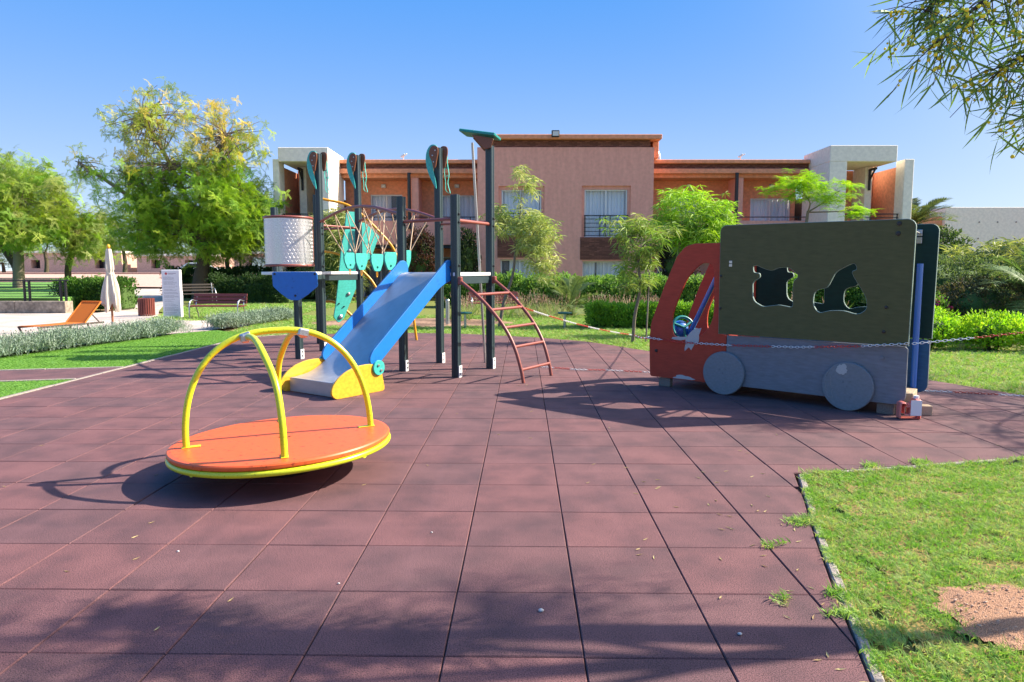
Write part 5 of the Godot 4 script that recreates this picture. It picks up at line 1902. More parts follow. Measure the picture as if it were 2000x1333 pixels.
	q2.box(Vector3(0, 0.045, 0), Vector3(0.32, 0.09, 0.10), Basis(Vector3.UP, 0.1), 0.004)
	part("plank", q2, M.timber, b2)
	b2 = thing("timber_offcut", "bare pine offcut stacked crosswise beside the blue pole", "timber", W * Vector3(2.60, 0.091, -0.34), -0.7387)
	q2 = MB.new()
	q2.box(Vector3(0, 0.055, 0), Vector3(0.10, 0.11, 0.36), Basis(Vector3.UP, 0.12), 0.004)
	part("plank", q2, M.timber, b2)
	# paint jug and brush
	b2 = thing("paint_jug", "small pink paint jug with white label behind the toy lorry", "paint jug", Vector3(3.665, 0, -6.38), -0.15)
	q2 = MB.new()
	board(q2, q2, round_corners(V2([-0.095, 0.0, 0.095, 0.0, 0.095, 0.185, 0.03, 0.195, 0.03, 0.16, -0.03, 0.12, -0.03, 0.155, -0.09, 0.16]), 0.02, 3), [round_corners(V2([-0.045, 0.05, -0.005, 0.05, -0.005, 0.12, -0.045, 0.12]), 0.01, 2)], 0.10, Transform3D(Basis(), Vector3.ZERO), 0.012)
	part("body", q2, M.paint_pink, b2)
	q2 = MB.new()
	q2.box(Vector3(0.045, 0.108, 0.0515), Vector3(0.093, 0.142, 0.002), Basis(), 0.0006)
	part("label", q2, M.white_paint, b2)
	q2 = MB.new()
	q2.lathe([Vector2(0, 0.19), Vector2(0.024, 0.19), Vector2(0.024, 0.215), Vector2(0, 0.218)], 14, Transform3D(Basis(), Vector3(0.06, 0.0, 0)))
	part("cap", q2, M.white_paint, b2)
	b2 = thing("paint_brush", "dark handled paint brush leaning on the pine offcut", "paint brush", Vector3(3.62, 0.10, -6.52), 0.0)
	q2 = MB.new()
	q2.tube(PackedVector3Array([Vector3(0, 0.02, 0), Vector3(0.005, 0.10, -0.01), Vector3(0.012, 0.19, -0.02)]), 0.010, 0.006, 8)
	part("handle", q2, M.bolt_black, b2)
	q2 = MB.new()
	q2.box(Vector3(0, 0.0, 0), Vector3(0.035, 0.05, 0.012), Basis(), 0.003)
	part("bristle", q2, M.timber_grey, b2)

# ---------------------------------------------------------------- plastic chains
func hang(a: Vector3, b: Vector3, sag: float, m := 24) -> Array:
	var out := []
	for k in m + 1:
		var s := float(k) / m
		out.append(a.lerp(b, s) - Vector3.UP * sag * 4.0 * s * (1.0 - s))
	return out

func lay_chain(called: String, label: String, pts: Array, first_red: bool, run := 14) -> void:
	var t := thing(called, label, "chain", Vector3.ZERO, 0.0, "red and white plastic chains")
	var ring := PackedVector3Array()
	for k in 13:
		var a := TAU * k / 12
		ring.append(Vector3(cos(a) * 0.019, sin(a) * 0.010, 0))
	var meshes := []
	for m in [M.chain_red, M.chain_white]:
		var q := MB.new()
		q.tube(ring, 0.0031, 0.0031, 6, false)
		meshes.append(amesh([[q, m]]))
	var c := Curve3D.new()
	c.bake_interval = 0.02
	for p in pts:
		c.add_point(p)
	var L := c.get_baked_length()
	var step := 0.031
	var n := mini(int(L / step), 299)
	for k in n:
		var p := c.sample_baked(k * step)
		var p2 := c.sample_baked(minf(k * step + 0.01, L))
		var d := (p2 - p)
		if d.length() < 1e-5:
			continue
		d = d.normalized()
		var up := Vector3.UP if absf(d.y) < 0.9 else Vector3.RIGHT
		var z := d.cross(up).normalized()
		var bas := Basis(d, z.cross(d), z)
		if k % 2:
			bas = bas * Basis(Vector3.RIGHT, PI / 2)
		var red := (int(k / float(run)) % 2 == 0) == first_red
		part_mesh("link", meshes[0 if red else 1], t, Transform3D(bas, p))

func make_chains() -> void:
	var W := Transform3D(Basis(Vector3.UP, -0.7387), Vector3(1.7006, 0, -8.2103))
	lay_chain("barrier_chain", "red and white chain sagging from the curved ladder to the young tree", hang(Vector3(0.07, 0.90, -9.20), Vector3(2.27, 0.14, -13.20), 0.05), true, 16)
	lay_chain("barrier_chain", "red and white chain drawn from the young tree to the red cab", hang(Vector3(2.31, 0.14, -13.16), W * Vector3(-0.12, 0.57, -0.2), 0.04), true, 12)
	var pts := [W * Vector3(-0.12, 0.57, -0.2), W * Vector3(-0.115, 0.568, 0.012)]
	for p in [[0.319, 0.546], [0.936, 0.555], [1.649, 0.587], [2.23, 0.64], [2.70, 0.70]]:
		pts.append(W * Vector3(p[0], p[1], 0.050))
	lay_chain("barrier_chain", "red and white chain drawn across the near side of the toy lorry", pts, false, 14)
	lay_chain("barrier_chain", "red and white chain leaving the tail of the toy lorry over the grass", hang(W * Vector3(2.705, 0.70, 0.050), Vector3(6.0, 1.12, -5.75), 0.03), false, 16)
	lay_chain("ground_chain", "red and white chain lying on the tiles between the ladder and the toy lorry", [Vector3(0.38, 0.008, -9.80), Vector3(0.64, 0.008, -9.66), Vector3(0.9, 0.008, -9.50), Vector3(1.26, 0.008, -9.46), Vector3(1.9, 0.008, -9.22)], false, 8)
	lay_chain("ground_chain", "red and white chain lying on the tiles behind the tail of the toy lorry", [Vector3(4.1, 0.008, -7.95), Vector3(4.63, 0.008, -7.83), Vector3(5.1, 0.008, -7.68), Vector3(5.53, 0.008, -7.50), Vector3(6.0, 0.008, -7.30)], true, 14)
	var t := thing("barrier_post", "slim grey stake holding the end of the plastic chain", "post", Vector3(6.02, 0, -5.75))
	var q := MB.new()
	q.tube(PackedVector3Array([Vector3(0, -0.05, 0), Vector3(0, 1.2, 0)]), 0.02, 0.02, 8)
	part("stake", q, M.galvanised, t)

func make_seats() -> void:
	for s in [[Vector3(1.25, 0, -16.6), "green round-topped stepping post in front of the low box hedge"], [Vector3(-1.11, 0, -16.6), "green round-topped stepping post behind the climbing frame posts"]]:
		var t := thing("stepping_post", s[1], "stepping post", s[0], 0.0, "stepping posts on the lawn")
		var q := MB.new()
		q.tube(PackedVector3Array([Vector3(0, -0.05, 0), Vector3(0, 0.32, 0)]), 0.032, 0.032, 10)
		part("stem", q, M.galvanised, t)
		q = MB.new()
		q.lathe([Vector2(0, 0.32), Vector2(0.16, 0.322), Vector2(0.172, 0.335), Vector2(0.172, 0.352), Vector2(0.16, 0.365), Vector2(0, 0.37)], 28, Transform3D())
		part("seat", q, M.seat_green, t)
	var t2 := thing("short_bollard", "short grey metal post on the bare sand behind the slide", "bollard", Vector3(-1.62, 0, -17.6))
	var q2 := MB.new()
	q2.lathe([Vector2(0, 0), Vector2(0.05, 0), Vector2(0.05, 0.60), Vector2(0.04, 0.62), Vector2(0, 0.625)], 16, Transform3D())
	part("column", q2, M.galvanised, t2)

# ---------------------------------------------------------------- plants
var sprays := {}
func spray(kind: String) -> Mesh:
	if sprays.has(kind):
		return sprays[kind]
	var r := RandomNumberGenerator.new()
	r.seed = hash(kind) % 100000
	var q := MB.new()
	var m: Material = M.leaf
	if kind == "round":        # small oval leaves round a short twig
		for k in 18:
			var d := Vector3(r.randfn(), r.randfn() + 0.5, r.randfn()).normalized()
			var s := d.cross(Vector3(r.randfn(), r.randfn(), r.randfn())).normalized()
			q.leaf(d * r.randf_range(0.02, 0.11), (d + Vector3(0, 0.3, 0)).normalized(), s, r.randf_range(0.045, 0.065), r.randf_range(0.024, 0.034))
	elif kind == "feather":    # pinnate leaves on drooping stalks
		for st in 5:
			var a := TAU * st / 5.0 + r.randf()
			var dir := Vector3(cos(a), r.randf_range(-0.25, 0.55), sin(a)).normalized()
			var p := Vector3.ZERO
			var L := r.randf_range(0.26, 0.40)
			for k in 9:
				var t := (k + 1) / 9.0
				p = dir * L * t - Vector3.UP * 0.12 * t * t
				var side := dir.cross(Vector3.UP).normalized()
				for s in [-1.0, 1.0]:
					var ld: Vector3 = (side * s + dir * 0.45 + Vector3(0, r.randf_range(-0.35, 0.15), 0)).normalized()
					q.leaf(p, ld, ld.cross(Vector3.UP).normalized(), r.randf_range(0.075, 0.105) * (1.1 - 0.4 * t), 0.030, 0.1)
	elif kind == "long":       # long narrow hanging leaves
		for k in 10:
			var d := Vector3(r.randfn(), r.randf_range(-0.9, 0.35), r.randfn()).normalized()
			var s := d.cross(Vector3(r.randfn(), r.randfn() * 0.4, r.randfn())).normalized()
			q.blade(d * 0.03, d, s, r.randf_range(0.14, 0.21), r.randf_range(0.016, 0.024), Vector3(0, -0.05, 0))
	elif kind == "spike":      # grey-green upright shoots
		m = M.leaf_matt
		for k in 7:
			var base := Vector3(r.randfn() * 0.045, 0, r.randfn() * 0.045)
			var d := Vector3(r.randfn() * 0.33, 1, r.randfn() * 0.33).normalized()
			var H := r.randf_range(0.13, 0.24)
			for j in 7:
				var t := j / 7.0
				var a := r.randf() * TAU
				var ld := (d * 0.9 + Vector3(cos(a), 0, sin(a)) * 0.7).normalized()
				q.leaf(base + d * H * t, ld, ld.cross(d).normalized(), 0.045 * (1.1 - 0.4 * t), 0.010, 0.1)
	elif kind == "tuft":       # mown lawn grass
		m = M.grass_blade
		for k in 11:
			var a := r.randf() * TAU
			var base := Vector3(cos(a), 0, sin(a)) * r.randf_range(0.0, 0.035)
			var b := r.randf() * TAU
			var lean := r.randf_range(0.15, 1.15)
			var d := Vector3(cos(b) * lean, 1, sin(b) * lean).normalized()
			q.blade(base, d, d.cross(Vector3(cos(b + 0.6), 0.2, sin(b + 0.6))).normalized(), r.randf_range(0.022, 0.050), r.randf_range(0.0028, 0.0048), Vector3(cos(b), -0.7, sin(b)) * 0.008)
	elif kind == "tall":       # long arching grass
		m = M.grass_blade
		for k in 26:
			var b := r.randf() * TAU
			var lean := r.randf_range(0.1, 0.6)
			var d := Vector3(cos(b) * lean, 1, sin(b) * lean).normalized()
			q.blade(Vector3(cos(b), 0, sin(b)) * 0.05 * r.randf(), d, d.cross(Vector3(cos(b + 1.3), 0, sin(b + 1.3))).normalized(), r.randf_range(0.35, 0.62), 0.011, Vector3(cos(b), -0.6, sin(b)) * r.randf_range(0.06, 0.2))
	elif kind == "plume":      # seed heads of fountain grass
		m = M.leaf_matt
		for k in 7:
			var b := r.randf() * TAU
			var d := Vector3(cos(b) * r.randf_range(0.1, 0.45), 1, sin(b) * r.randf_range(0.1, 0.45)).normalized()
			var H := r.randf_range(0.45, 0.72)
			q.blade(Vector3.ZERO, d, d.cross(Vector3.RIGHT).normalized(), H, 0.004, Vector3(cos(b), -0.3, sin(b)) * 0.05)
			for j in 12:
				var a := r.randf() * TAU
				var ld := (d + Vector3(cos(a), 0.2, sin(a)) * 0.6).normalized()
				q.leaf(d * H * (0.74 + 0.26 * j / 12.0) + Vector3(cos(b), -0.3, sin(b)) * 0.035, ld, ld.cross(d).normalized(), 0.035, 0.012, 0.1)
	elif kind == "flower":
		m = M.leaf_matt
		for k in 14:
			var d := Vector3(r.randfn(), r.randfn(), r.randfn()).normalized()
			q.leaf(d * 0.02, d, d.cross(Vector3(0.3, 1, 0.2)).normalized(), 0.04, 0.035, 0.1)
	elif kind == "puff":       # yellow acacia blossom
		q.ball(Vector3.ZERO, Vector3.ONE * 0.0078, 5, 8)
		m = M.leaf_matt
	sprays[kind] = amesh([[q, m]])
	return sprays[kind]

func shade(r: RandomNumberGenerator, tones: Array) -> Color:
	var a: Color = tones[r.randi() % tones.size()]
	var b: Color = tones[r.randi() % tones.size()]
	var c := a.lerp(b, r.randf()) * r.randf_range(0.82, 1.18)
	c.a = 1.0
	return c

func any_turn(r: RandomNumberGenerator, tilt := 6.3) -> Basis:
	return Basis(Vector3.UP, r.randf() * TAU) * Basis(Vector3.RIGHT, r.randf_range(-tilt, tilt) * 0.5) * Basis(Vector3(0, 0, 1), r.randf_range(-tilt, tilt) * 0.5)

# lobes: [centre (from the base), radii, number of clusters, sprays per cluster]
func tree(called: String, label: String, at: Vector3, fork: Array, r0: float, r1: float, lobes: Array, kind: String, size: float, tones: Array, sd: int, bark: Material, group := "", spread := 0.28, twigs := 0.6, tilt := 1.2) -> Node3D:
	var t := thing(called, label, "tree", at, 0.0, group)
	var r := RandomNumberGenerator.new()
	r.seed = sd
	var q := MB.new()
	q.tube(curve(fork, 5), r0, r1, 12)
	part("trunk", q, bark, t)
	var top: Vector3 = fork[fork.size() - 1]
	var br := MB.new()
	var xfs := []
	var tints := PackedColorArray()
	for lobe in lobes:
		var c: Vector3 = lobe[0]
		var rad: Vector3 = lobe[1]
		var mid := top.lerp(c, 0.5) + Vector3(r.randfn() * 0.12, -0.08, r.randfn() * 0.12) * rad.x
		var limb := curve([top - Vector3(0, r1, 0), mid, c, c + (c - mid) * 0.35], 6)
		br.tube(limb, r1 * 0.62, r1 * 0.12, 7)
		for k in lobe[2]:
			var d := Vector3(r.randfn(), r.randfn(), r.randfn()).normalized()
			var p := c + d * rad * pow(r.randf(), 0.38)
			if k < lobe[2] * twigs:
				var s: Vector3 = limb[r.randi_range(int(limb.size() * 0.35), limb.size() - 1)]
				br.tube(curve([s, s.lerp(p, 0.5) + Vector3(r.randfn(), -0.4, r.randfn()) * 0.06 * rad.x, p], 3), r1 * 0.13, r1 * 0.03, 5, false)
			var tone := shade(r, tones)
			for j in lobe[3]:
				var o := Vector3(r.randfn(), r.randfn() * 0.7, r.randfn()) * spread
				xfs.append(Transform3D(any_turn(r, tilt).scaled(Vector3.ONE * size * r.randf_range(0.7, 1.25)), p + o))
				tints.append(tone.lerp(shade(r, tones), 0.35))
	part("branches", br, bark, t)
	scatter("crown", spray(kind), xfs, tints, t)
	return t

func bush(called: String, label: String, category: String, at: Vector3, rad: Vector3, count: int, kind: String, size: float, tones: Array, sd: int, group := "", flat_top := false, core := 0.72) -> Node3D:
	var t := thing(called, label, category, at, 0.0, group)
	var r := RandomNumberGenerator.new()
	r.seed = sd
	var q := MB.new()
	for k in 5:
		var a := TAU * k / 5 + r.randf()
		q.tube(PackedVector3Array([Vector3(cos(a) * 0.05, -0.03, sin(a) * 0.05), Vector3(cos(a) * rad.x * 0.3, rad.y * 0.7, sin(a) * rad.z * 0.3)]), 0.02, 0.01, 6)
	part("stem", q, M.bark, t)
	q = MB.new()
	var ns := FastNoiseLite.new()
	ns.seed = sd
	ns.frequency = 1.2
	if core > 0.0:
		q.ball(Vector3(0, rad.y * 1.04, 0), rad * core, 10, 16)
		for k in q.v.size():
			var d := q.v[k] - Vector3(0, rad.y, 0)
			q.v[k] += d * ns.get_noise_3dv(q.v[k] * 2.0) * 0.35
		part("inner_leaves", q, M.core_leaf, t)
	var xfs := []
	var tints := PackedColorArray()
	for k in count:
		var d := Vector3(r.randfn(), r.randfn(), r.randfn()).normalized()
		var bump := 1.0 + 0.22 * ns.get_noise_3dv(d * 1.6 + at)
		var p := d * rad * bump * lerpf(0.72, 1.04, pow(r.randf(), 0.6))
		if flat_top:
			p = Vector3(clampf(d.x * 1.7, -1, 1), clampf(d.y * 1.7, -1, 1), clampf(d.z * 1.7, -1, 1)) * rad * r.randf_range(0.82, 1.02)
		p.y += rad.y * 1.04
		xfs.append(Transform3D(any_turn(r, 1.6).scaled(Vector3.ONE * size * r.randf_range(0.7, 1.25)), p))
		tints.append(shade(r, tones))
	scatter("foliage", spray(kind), xfs, tints, t)
	return t

# clipped or loose hedge along a line
func hedge(called: String, label: String, a: Vector3, b: Vector3, w: float, h: float, per_m: float, kind: String, size: float, tones: Array, sd: int, loose := 0.12, core := true, upright := false) -> Node3D:
	var mid := (a + b) * 0.5
	var d := b - a
	var L := d.length()
	var t := thing(called, label, "hedge", mid, atan2(-d.z, d.x))
	var r := RandomNumberGenerator.new()
	r.seed = sd
	var ns := FastNoiseLite.new()
	ns.seed = sd
	ns.frequency = 0.7
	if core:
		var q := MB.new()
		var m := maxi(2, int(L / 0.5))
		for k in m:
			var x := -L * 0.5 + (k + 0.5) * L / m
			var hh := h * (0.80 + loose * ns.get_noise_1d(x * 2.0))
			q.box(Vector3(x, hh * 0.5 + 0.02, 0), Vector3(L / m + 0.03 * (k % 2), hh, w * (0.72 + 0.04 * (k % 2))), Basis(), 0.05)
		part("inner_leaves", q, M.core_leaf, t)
	var xfs := []
	var tints := PackedColorArray()
	for k in int(L * per_m):
		var x := r.randf_range(-L * 0.5, L * 0.5)
		var hh := h * (1.0 + loose * 1.6 * ns.get_noise_2d(x * 2.2, 0.0))
		var p: Vector3
		if upright:
			p = Vector3(x, maxf(0.0, hh - 0.20) * pow(r.randf(), 0.7), r.randfn() * w * 0.24)
		else:
			var side := r.randf()
			if side < 0.42:
				p = Vector3(x, hh * r.randf_range(0.86, 1.0), r.randf_range(-0.5, 0.5) * w)
			else:
				p = Vector3(x, hh * r.randf_range(0.05, 0.98), (0.5 if side < 0.86 else -0.5) * w * r.randf_range(0.82, 1.04))
		if r.randf() < 0.06 and not upright:
			p.x = (L * 0.5) * (1.0 if r.randf() < 0.5 else -1.0)
			p.z = r.randf_range(-0.5, 0.5) * w
		xfs.append(Transform3D(any_turn(r, 0.35 if upright else 1.6).scaled(Vector3.ONE * size * r.randf_range(0.7, 1.25)), p))
		tints.append(shade(r, tones))
	scatter("foliage", spray(kind), xfs, tints, t)
	return t

func frond(q: MB, r: RandomNumberGenerator, dir: Vector3, L: float, droop: float, leaf_len: float, w := 0.03) -> void:
	var pts := PackedVector3Array()
	for k in 9:
		var t := k / 8.0
		pts.append(dir * L * t - Vector3.UP * droop * t * t * L)
	q.tube(pts, 0.018, 0.004, 5, false)
	for k in 44:
		var t := 0.12 + 0.88 * k / 44.0
		var p := dir * L * t - Vector3.UP * droop * t * t * L
		var tan := (dir - Vector3.UP * droop * 2.0 * t).normalized()
		var side := tan.cross(Vector3.UP).normalized()
		for s in [-1.0, 1.0]:
			var ld: Vector3 = (side * s + tan * 0.75 + Vector3(0, r.randf_range(0.0, 0.45), 0)).normalized()
			q.blade(p, ld, ld.cross(side.cross(tan)).normalized(), leaf_len * (0.45 + sin(PI * minf(1.0, t * 0.9)) * 0.6) * r.randf_range(0.85, 1.1), w, Vector3(0, -0.06, 0))

func palm(called: String, label: String, at: Vector3, h: float, n: int, L: float, col: Color, sd: int, up := 0.4, w := 0.03) -> void:
	var t := thing(called, label, "palm tree", at)
	var r := RandomNumberGenerator.new()
	r.seed = sd
	var q := MB.new()
	q.tube(PackedVector3Array([Vector3(0, -0.05, 0), Vector3(0.02, h * 0.5, 0), Vector3(0, h, 0)]), 0.20 if h > 1 else 0.12, 0.16 if h > 1 else 0.1, 12)
	part("trunk", q, M.bark, t)
	for k in n:
		var a := TAU * k * 0.382 + r.randf() * 0.3
		var el := lerpf(1.2, -0.1, k / float(n)) * up * 2.0 + r.randf_range(-0.1, 0.1)
		var m := MB.new()
		m.tint = Color(col.r, col.g, col.b) * r.randf_range(0.8, 1.2)
		frond(m, r, Vector3(cos(a) * cos(el), sin(el), sin(a) * cos(el)), L * r.randf_range(0.8, 1.1), 0.35, L * 0.26, w)
		var o := part("frond", m, M.leaf, t)
		o.position = Vector3(0, h, 0)

func make_vegetation() -> void:
	var fresh := [Color(0.194, 0.402, 0.030), Color(0.310, 0.503, 0.035), Color(0.136, 0.286, 0.030), Color(0.425, 0.520, 0.047)]
	var deep := [Color(0.123, 0.254, 0.035), Color(0.191, 0.370, 0.041), Color(0.293, 0.468, 0.061)]
	var gold := [Color(0.584, 0.527, 0.068), Color(0.405, 0.507, 0.061), Color(0.700, 0.527, 0.096), Color(0.270, 0.370, 0.055)]
	var olive := [Color(0.270, 0.332, 0.096), Color(0.383, 0.410, 0.137), Color(0.180, 0.234, 0.068)]
	var grey := [Color(0.428, 0.488, 0.177), Color(0.315, 0.429, 0.109), Color(0.539, 0.546, 0.232), Color(0.248, 0.351, 0.082)]
	var acid := [Color(0.360, 0.663, 0.027), Color(0.494, 0.700, 0.041), Color(0.225, 0.429, 0.027)]
	# big feathery tree behind the bench: lower mass green, upper lobes yellowing and thin
	var t := tree("feathery_tree", "large feathery tree with yellowing top behind the red-brown bench", Vector3(-14.1, 0, -31.7), [Vector3(0, -0.1, 0), Vector3(0.06, 0.9, 0), Vector3(0.25, 1.7, 0), Vector3(0.35, 2.5, 0)], 0.36, 0.24,
		[[Vector3(0.5, 3.7, 0), Vector3(3.0, 2.0, 2.4), 190, 6], [Vector3(-1.9, 3.5, 0.3), Vector3(1.5, 1.6, 1.6), 70, 6], [Vector3(2.1, 4.2, 0.2), Vector3(1.5, 2.0, 1.7), 95, 6]], "feather", 0.95, fresh, 101, M.bark, "", 0.36, 0.5, 2.6)
	var r := RandomNumberGenerator.new()
	r.seed = 102
	var br := MB.new()
	var xfs := []
	var tc := PackedColorArray()
	for lobe in [[Vector3(-1.9, 7.7, 0), Vector3(2.0, 2.0, 1.6), 105], [Vector3(1.4, 6.8, 0), Vector3(2.2, 1.9, 1.7), 130], [Vector3(-4.5, 5.7, 0), Vector3(0.8, 0.9, 0.8), 22], [Vector3(-0.8, 5.6, 0.4), Vector3(2.6, 0.9, 1.6), 85], [Vector3(-2.6, 5.2, 0.2), Vector3(1.7, 1.2, 1.4), 60]]:
		var c: Vector3 = lobe[0]
		var limb := curve([Vector3(0.35, 2.4, 0), Vector3(0.35, 2.4, 0).lerp(c, 0.55) + Vector3(0.25, -0.2, 0), c, c + (c - Vector3(0.35, 2.4, 0)) * 0.12], 6)
		br.tube(limb, 0.15, 0.03, 8)
		for k in lobe[2]:
			var d := Vector3(r.randfn(), r.randfn(), r.randfn()).normalized()
			var p: Vector3 = c + d * (lobe[1] as Vector3) * pow(r.randf(), 0.4)
			var s: Vector3 = limb[r.randi_range(int(limb.size() * 0.5), limb.size() - 1)]
			br.tube(curve([s, s.lerp(p, 0.5) + Vector3(r.randfn(), 0.5, r.randfn()) * 0.15, p], 3), 0.028, 0.008, 5, false)
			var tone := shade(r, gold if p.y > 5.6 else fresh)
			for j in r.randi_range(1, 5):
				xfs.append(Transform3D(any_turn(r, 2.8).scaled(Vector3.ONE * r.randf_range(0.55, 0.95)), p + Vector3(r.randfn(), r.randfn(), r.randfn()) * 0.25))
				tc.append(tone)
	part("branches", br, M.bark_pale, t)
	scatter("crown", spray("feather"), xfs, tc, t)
	# trees on the raised lawn
	var grp := "trees on the raised lawn behind the fence"
	tree("garden_tree", "broad bright green tree at the outer edge of the raised lawn", Vector3(-25.3, 0.46, -36), [Vector3(0, 0, 0), Vector3(0.0, 1.0, 0), Vector3(-0.5, 1.9, 0), Vector3(-0.6, 2.6, 0)], 0.24, 0.15, [[Vector3(-0.6, 4.6, 0), Vector3(3.2, 2.2, 2.4), 170, 6], [Vector3(-2.6, 3.6, 0), Vector3(2.0, 1.6, 1.8), 70, 6]], "feather", 1.0, olive + fresh, 111, M.bark, grp, 0.34, 0.4, 2.4)
	tree("garden_tree", "round-crowned green tree with thick pale trunk on the raised lawn", Vector3(-24.2, 0.46, -34.5), [Vector3(0, 0, 0), Vector3(0.05, 1.0, 0), Vector3(0.1, 1.7, 0), Vector3(0.15, 2.4, 0)], 0.27, 0.18, [[Vector3(0.2, 4.2, 0), Vector3(2.3, 2.0, 2.0), 130, 6], [Vector3(0.6, 2.7, 0.3), Vector3(1.6, 0.9, 1.4), 60, 6]], "feather", 1.0, olive + fresh, 112, M.bark_pale, grp, 0.34, 0.4, 2.4)
	tree("garden_tree", "lower green tree with brownish top beside the clipped hedge", Vector3(-23.0, 0.46, -36.5), [Vector3(0, 0, 0), Vector3(0.0, 0.9, 0), Vector3(0.2, 1.6, 0), Vector3(0.5, 2.2, 0)], 0.17, 0.12, [[Vector3(0.6, 2.9, 0), Vector3(1.35, 1.2, 1.4), 85, 6], [Vector3(1.2, 2.1, 0.3), Vector3(1.0, 0.7, 1.0), 36, 5]], "feather", 0.95, olive + fresh + [Color(0.20, 0.14, 0.06)], 113, M.bark, grp, 0.32, 0.4, 2.4)
	tree("young_tree", "slender tree standing among the dark hedges behind the feathery tree", Vector3(-14.8, 0, -36.6), [Vector3(0, -0.1, 0), Vector3(0.05, 1.0, 0), Vector3(0, 1.9, 0)], 0.15, 0.10, [[Vector3(0.9, 3.1, 0), Vector3(2.3, 1.5, 1.6), 100, 6]], "feather", 1.0, olive, 114, M.bark_pale, "", 0.34, 0.4)
	for s in [[-33.0, -60.0, 3.9, 121, "dark green tree seen between the trunks of the raised lawn"], [-41.0, -62.0, 4.2, 122, "green tree at the outer end of the pink garden wall"], [-19.0, -66.0, 4.6, 123, "green tree beyond the parked van"], [-9.5, -58.0, 4.8, 124, "green tree beyond the dark hedges and the pale canopy"], [-27.0, -70.0, 4.0, 125, "small tree by the parked cars"], [-49.0, -64.0, 4.0, 126, "dark tree at the very edge of the view beyond the fence"], [-44.0, -52.0, 3.4, 127, "low spreading tree just before the pink garden wall"]]:
		tree("distant_tree", s[4], Vector3(s[0], 0.9, s[1]), [Vector3(0, 0, 0), Vector3(0.1, 1.0, 0), Vector3(0, 2.0, 0)], 0.2, 0.13, [[Vector3(0, s[2], 0), Vector3(2.8, 1.8, 2.2), 80, 5]], "feather", 1.35, deep + olive, s[3], M.bark, "trees beyond the garden wall", 0.4, 0.3)
	for k in 7:
		tree("distant_tree", ["dense far tree behind the outermost pink house", "far dark tree between two pink houses", "wide far tree above the pink house roofs", "far tree rising behind the parked white car", "far olive-toned tree behind the white van", "far tree just beyond the big trunk of the feathery tree", "far tree closing the gap beside the pale canopy"][k], Vector3(-78.0 + k * 11.5, 0, -108.0 - (k % 2) * 5.0), [Vector3(0, 0, 0), Vector3(0.1, 1.2, 0), Vector3(0, 2.4, 0)], 0.3, 0.2, [[Vector3(0, 4.2, 0), Vector3(6.5, 2.6, 2.5), 110, 4]], "feather", 2.2, deep + olive, 230 + k, M.bark, "trees beyond the garden wall", 0.6, 0.2)
	# young trees on the lawn
	tree("young_acacia", "leaning young acacia with pale grey-green leaves behind the curved ladder", Vector3(-0.31, 0, -16.9), [Vector3(0, -0.05, 0), Vector3(0.12, 0.6, 0), Vector3(0.32, 1.2, 0), Vector3(0.40, 1.9, 0)], 0.045, 0.028, [[Vector3(0.85, 2.25, 0), Vector3(0.60, 0.62, 0.5), 50, 5], [Vector3(0.15, 2.5, 0), Vector3(0.42, 0.45, 0.35), 20, 4], [Vector3(0.55, 3.3, 0), Vector3(0.42, 0.55, 0.35), 15, 3], [Vector3(1.0, 1.45, 0), Vector3(0.42, 0.42, 0.35), 16, 4]], "long", 1.0, grey, 131, M.bark_pale, "young trees on the lawn", 0.10, 0.5, 0.5)
	tree("young_acacia", "slim young acacia with hanging dark leaves beside the thin stake", Vector3(2.30, 0, -13.28), [Vector3(0, -0.05, 0), Vector3(0.03, 0.5, 0), Vector3(0.12, 1.0, 0), Vector3(0.08, 1.5, 0)], 0.035, 0.022, [[Vector3(0.10, 1.45, 0), Vector3(0.34, 0.55, 0.3), 26, 4], [Vector3(0.20, 2.1, 0), Vector3(0.50, 0.40, 0.35), 24, 4], [Vector3(-0.20, 2.15, 0), Vector3(0.35, 0.35, 0.3), 12, 3]], "long", 0.9, olive + deep, 132, M.bark_pale, "young trees on the lawn", 0.09, 0.5, 0.5)
	tree("young_acacia", "bushy bright green young tree rising over the red cab", Vector3(3.9, 0, -17.2), [Vector3(0, -0.05, 0), Vector3(0.05, 0.7, 0), Vector3(0.1, 1.4, 0), Vector3(0.2, 2.0, 0)], 0.05, 0.03, [[Vector3(0.2, 2.75, 0), Vector3(0.75, 0.65, 0.6), 62, 5], [Vector3(1.05, 2.6, 0), Vector3(0.6, 0.55, 0.5), 44, 5], [Vector3(0.75, 2.05, 0.1), Vector3(0.7, 0.35, 0.5), 40, 5]], "long", 1.05, acid + [Color(0.17, 0.25, 0.09)], 133, M.bark_pale, "young trees on the lawn", 0.10, 0.4, 0.7)
	tree("young_acacia", "flat-topped young tree with bright green sprays above the dark lorry body", Vector3(6.25, 0, -15.0), [Vector3(0, -0.05, 0), Vector3(0.0, 1.0, 0), Vector3(-0.05, 2.0, 0), Vector3(0.0, 2.6, 0)], 0.05, 0.028, [[Vector3(-0.25, 3.1, 0), Vector3(0.70, 0.32, 0.5), 52, 5], [Vector3(0.55, 2.95, 0), Vector3(0.5, 0.24, 0.4), 26, 5], [Vector3(1.05, 2.62, 0), Vector3(0.36, 0.10, 0.2), 12, 4]], "feather", 0.38, acid, 134, M.bark_pale, "young trees on the lawn", 0.08, 0.9, 0.9)
	t = thing("tree_stake", "thin grey wooden stake beside the slim young acacia", "stake", Vector3(2.55, 0, -13.28))
	var q := MB.new()
	q.tube(PackedVector3Array([Vector3(0, -0.05, 0), Vector3(0.06, 1.9, 0)]), 0.016, 0.014, 8)
	part("stake", q, M.timber_grey, t)
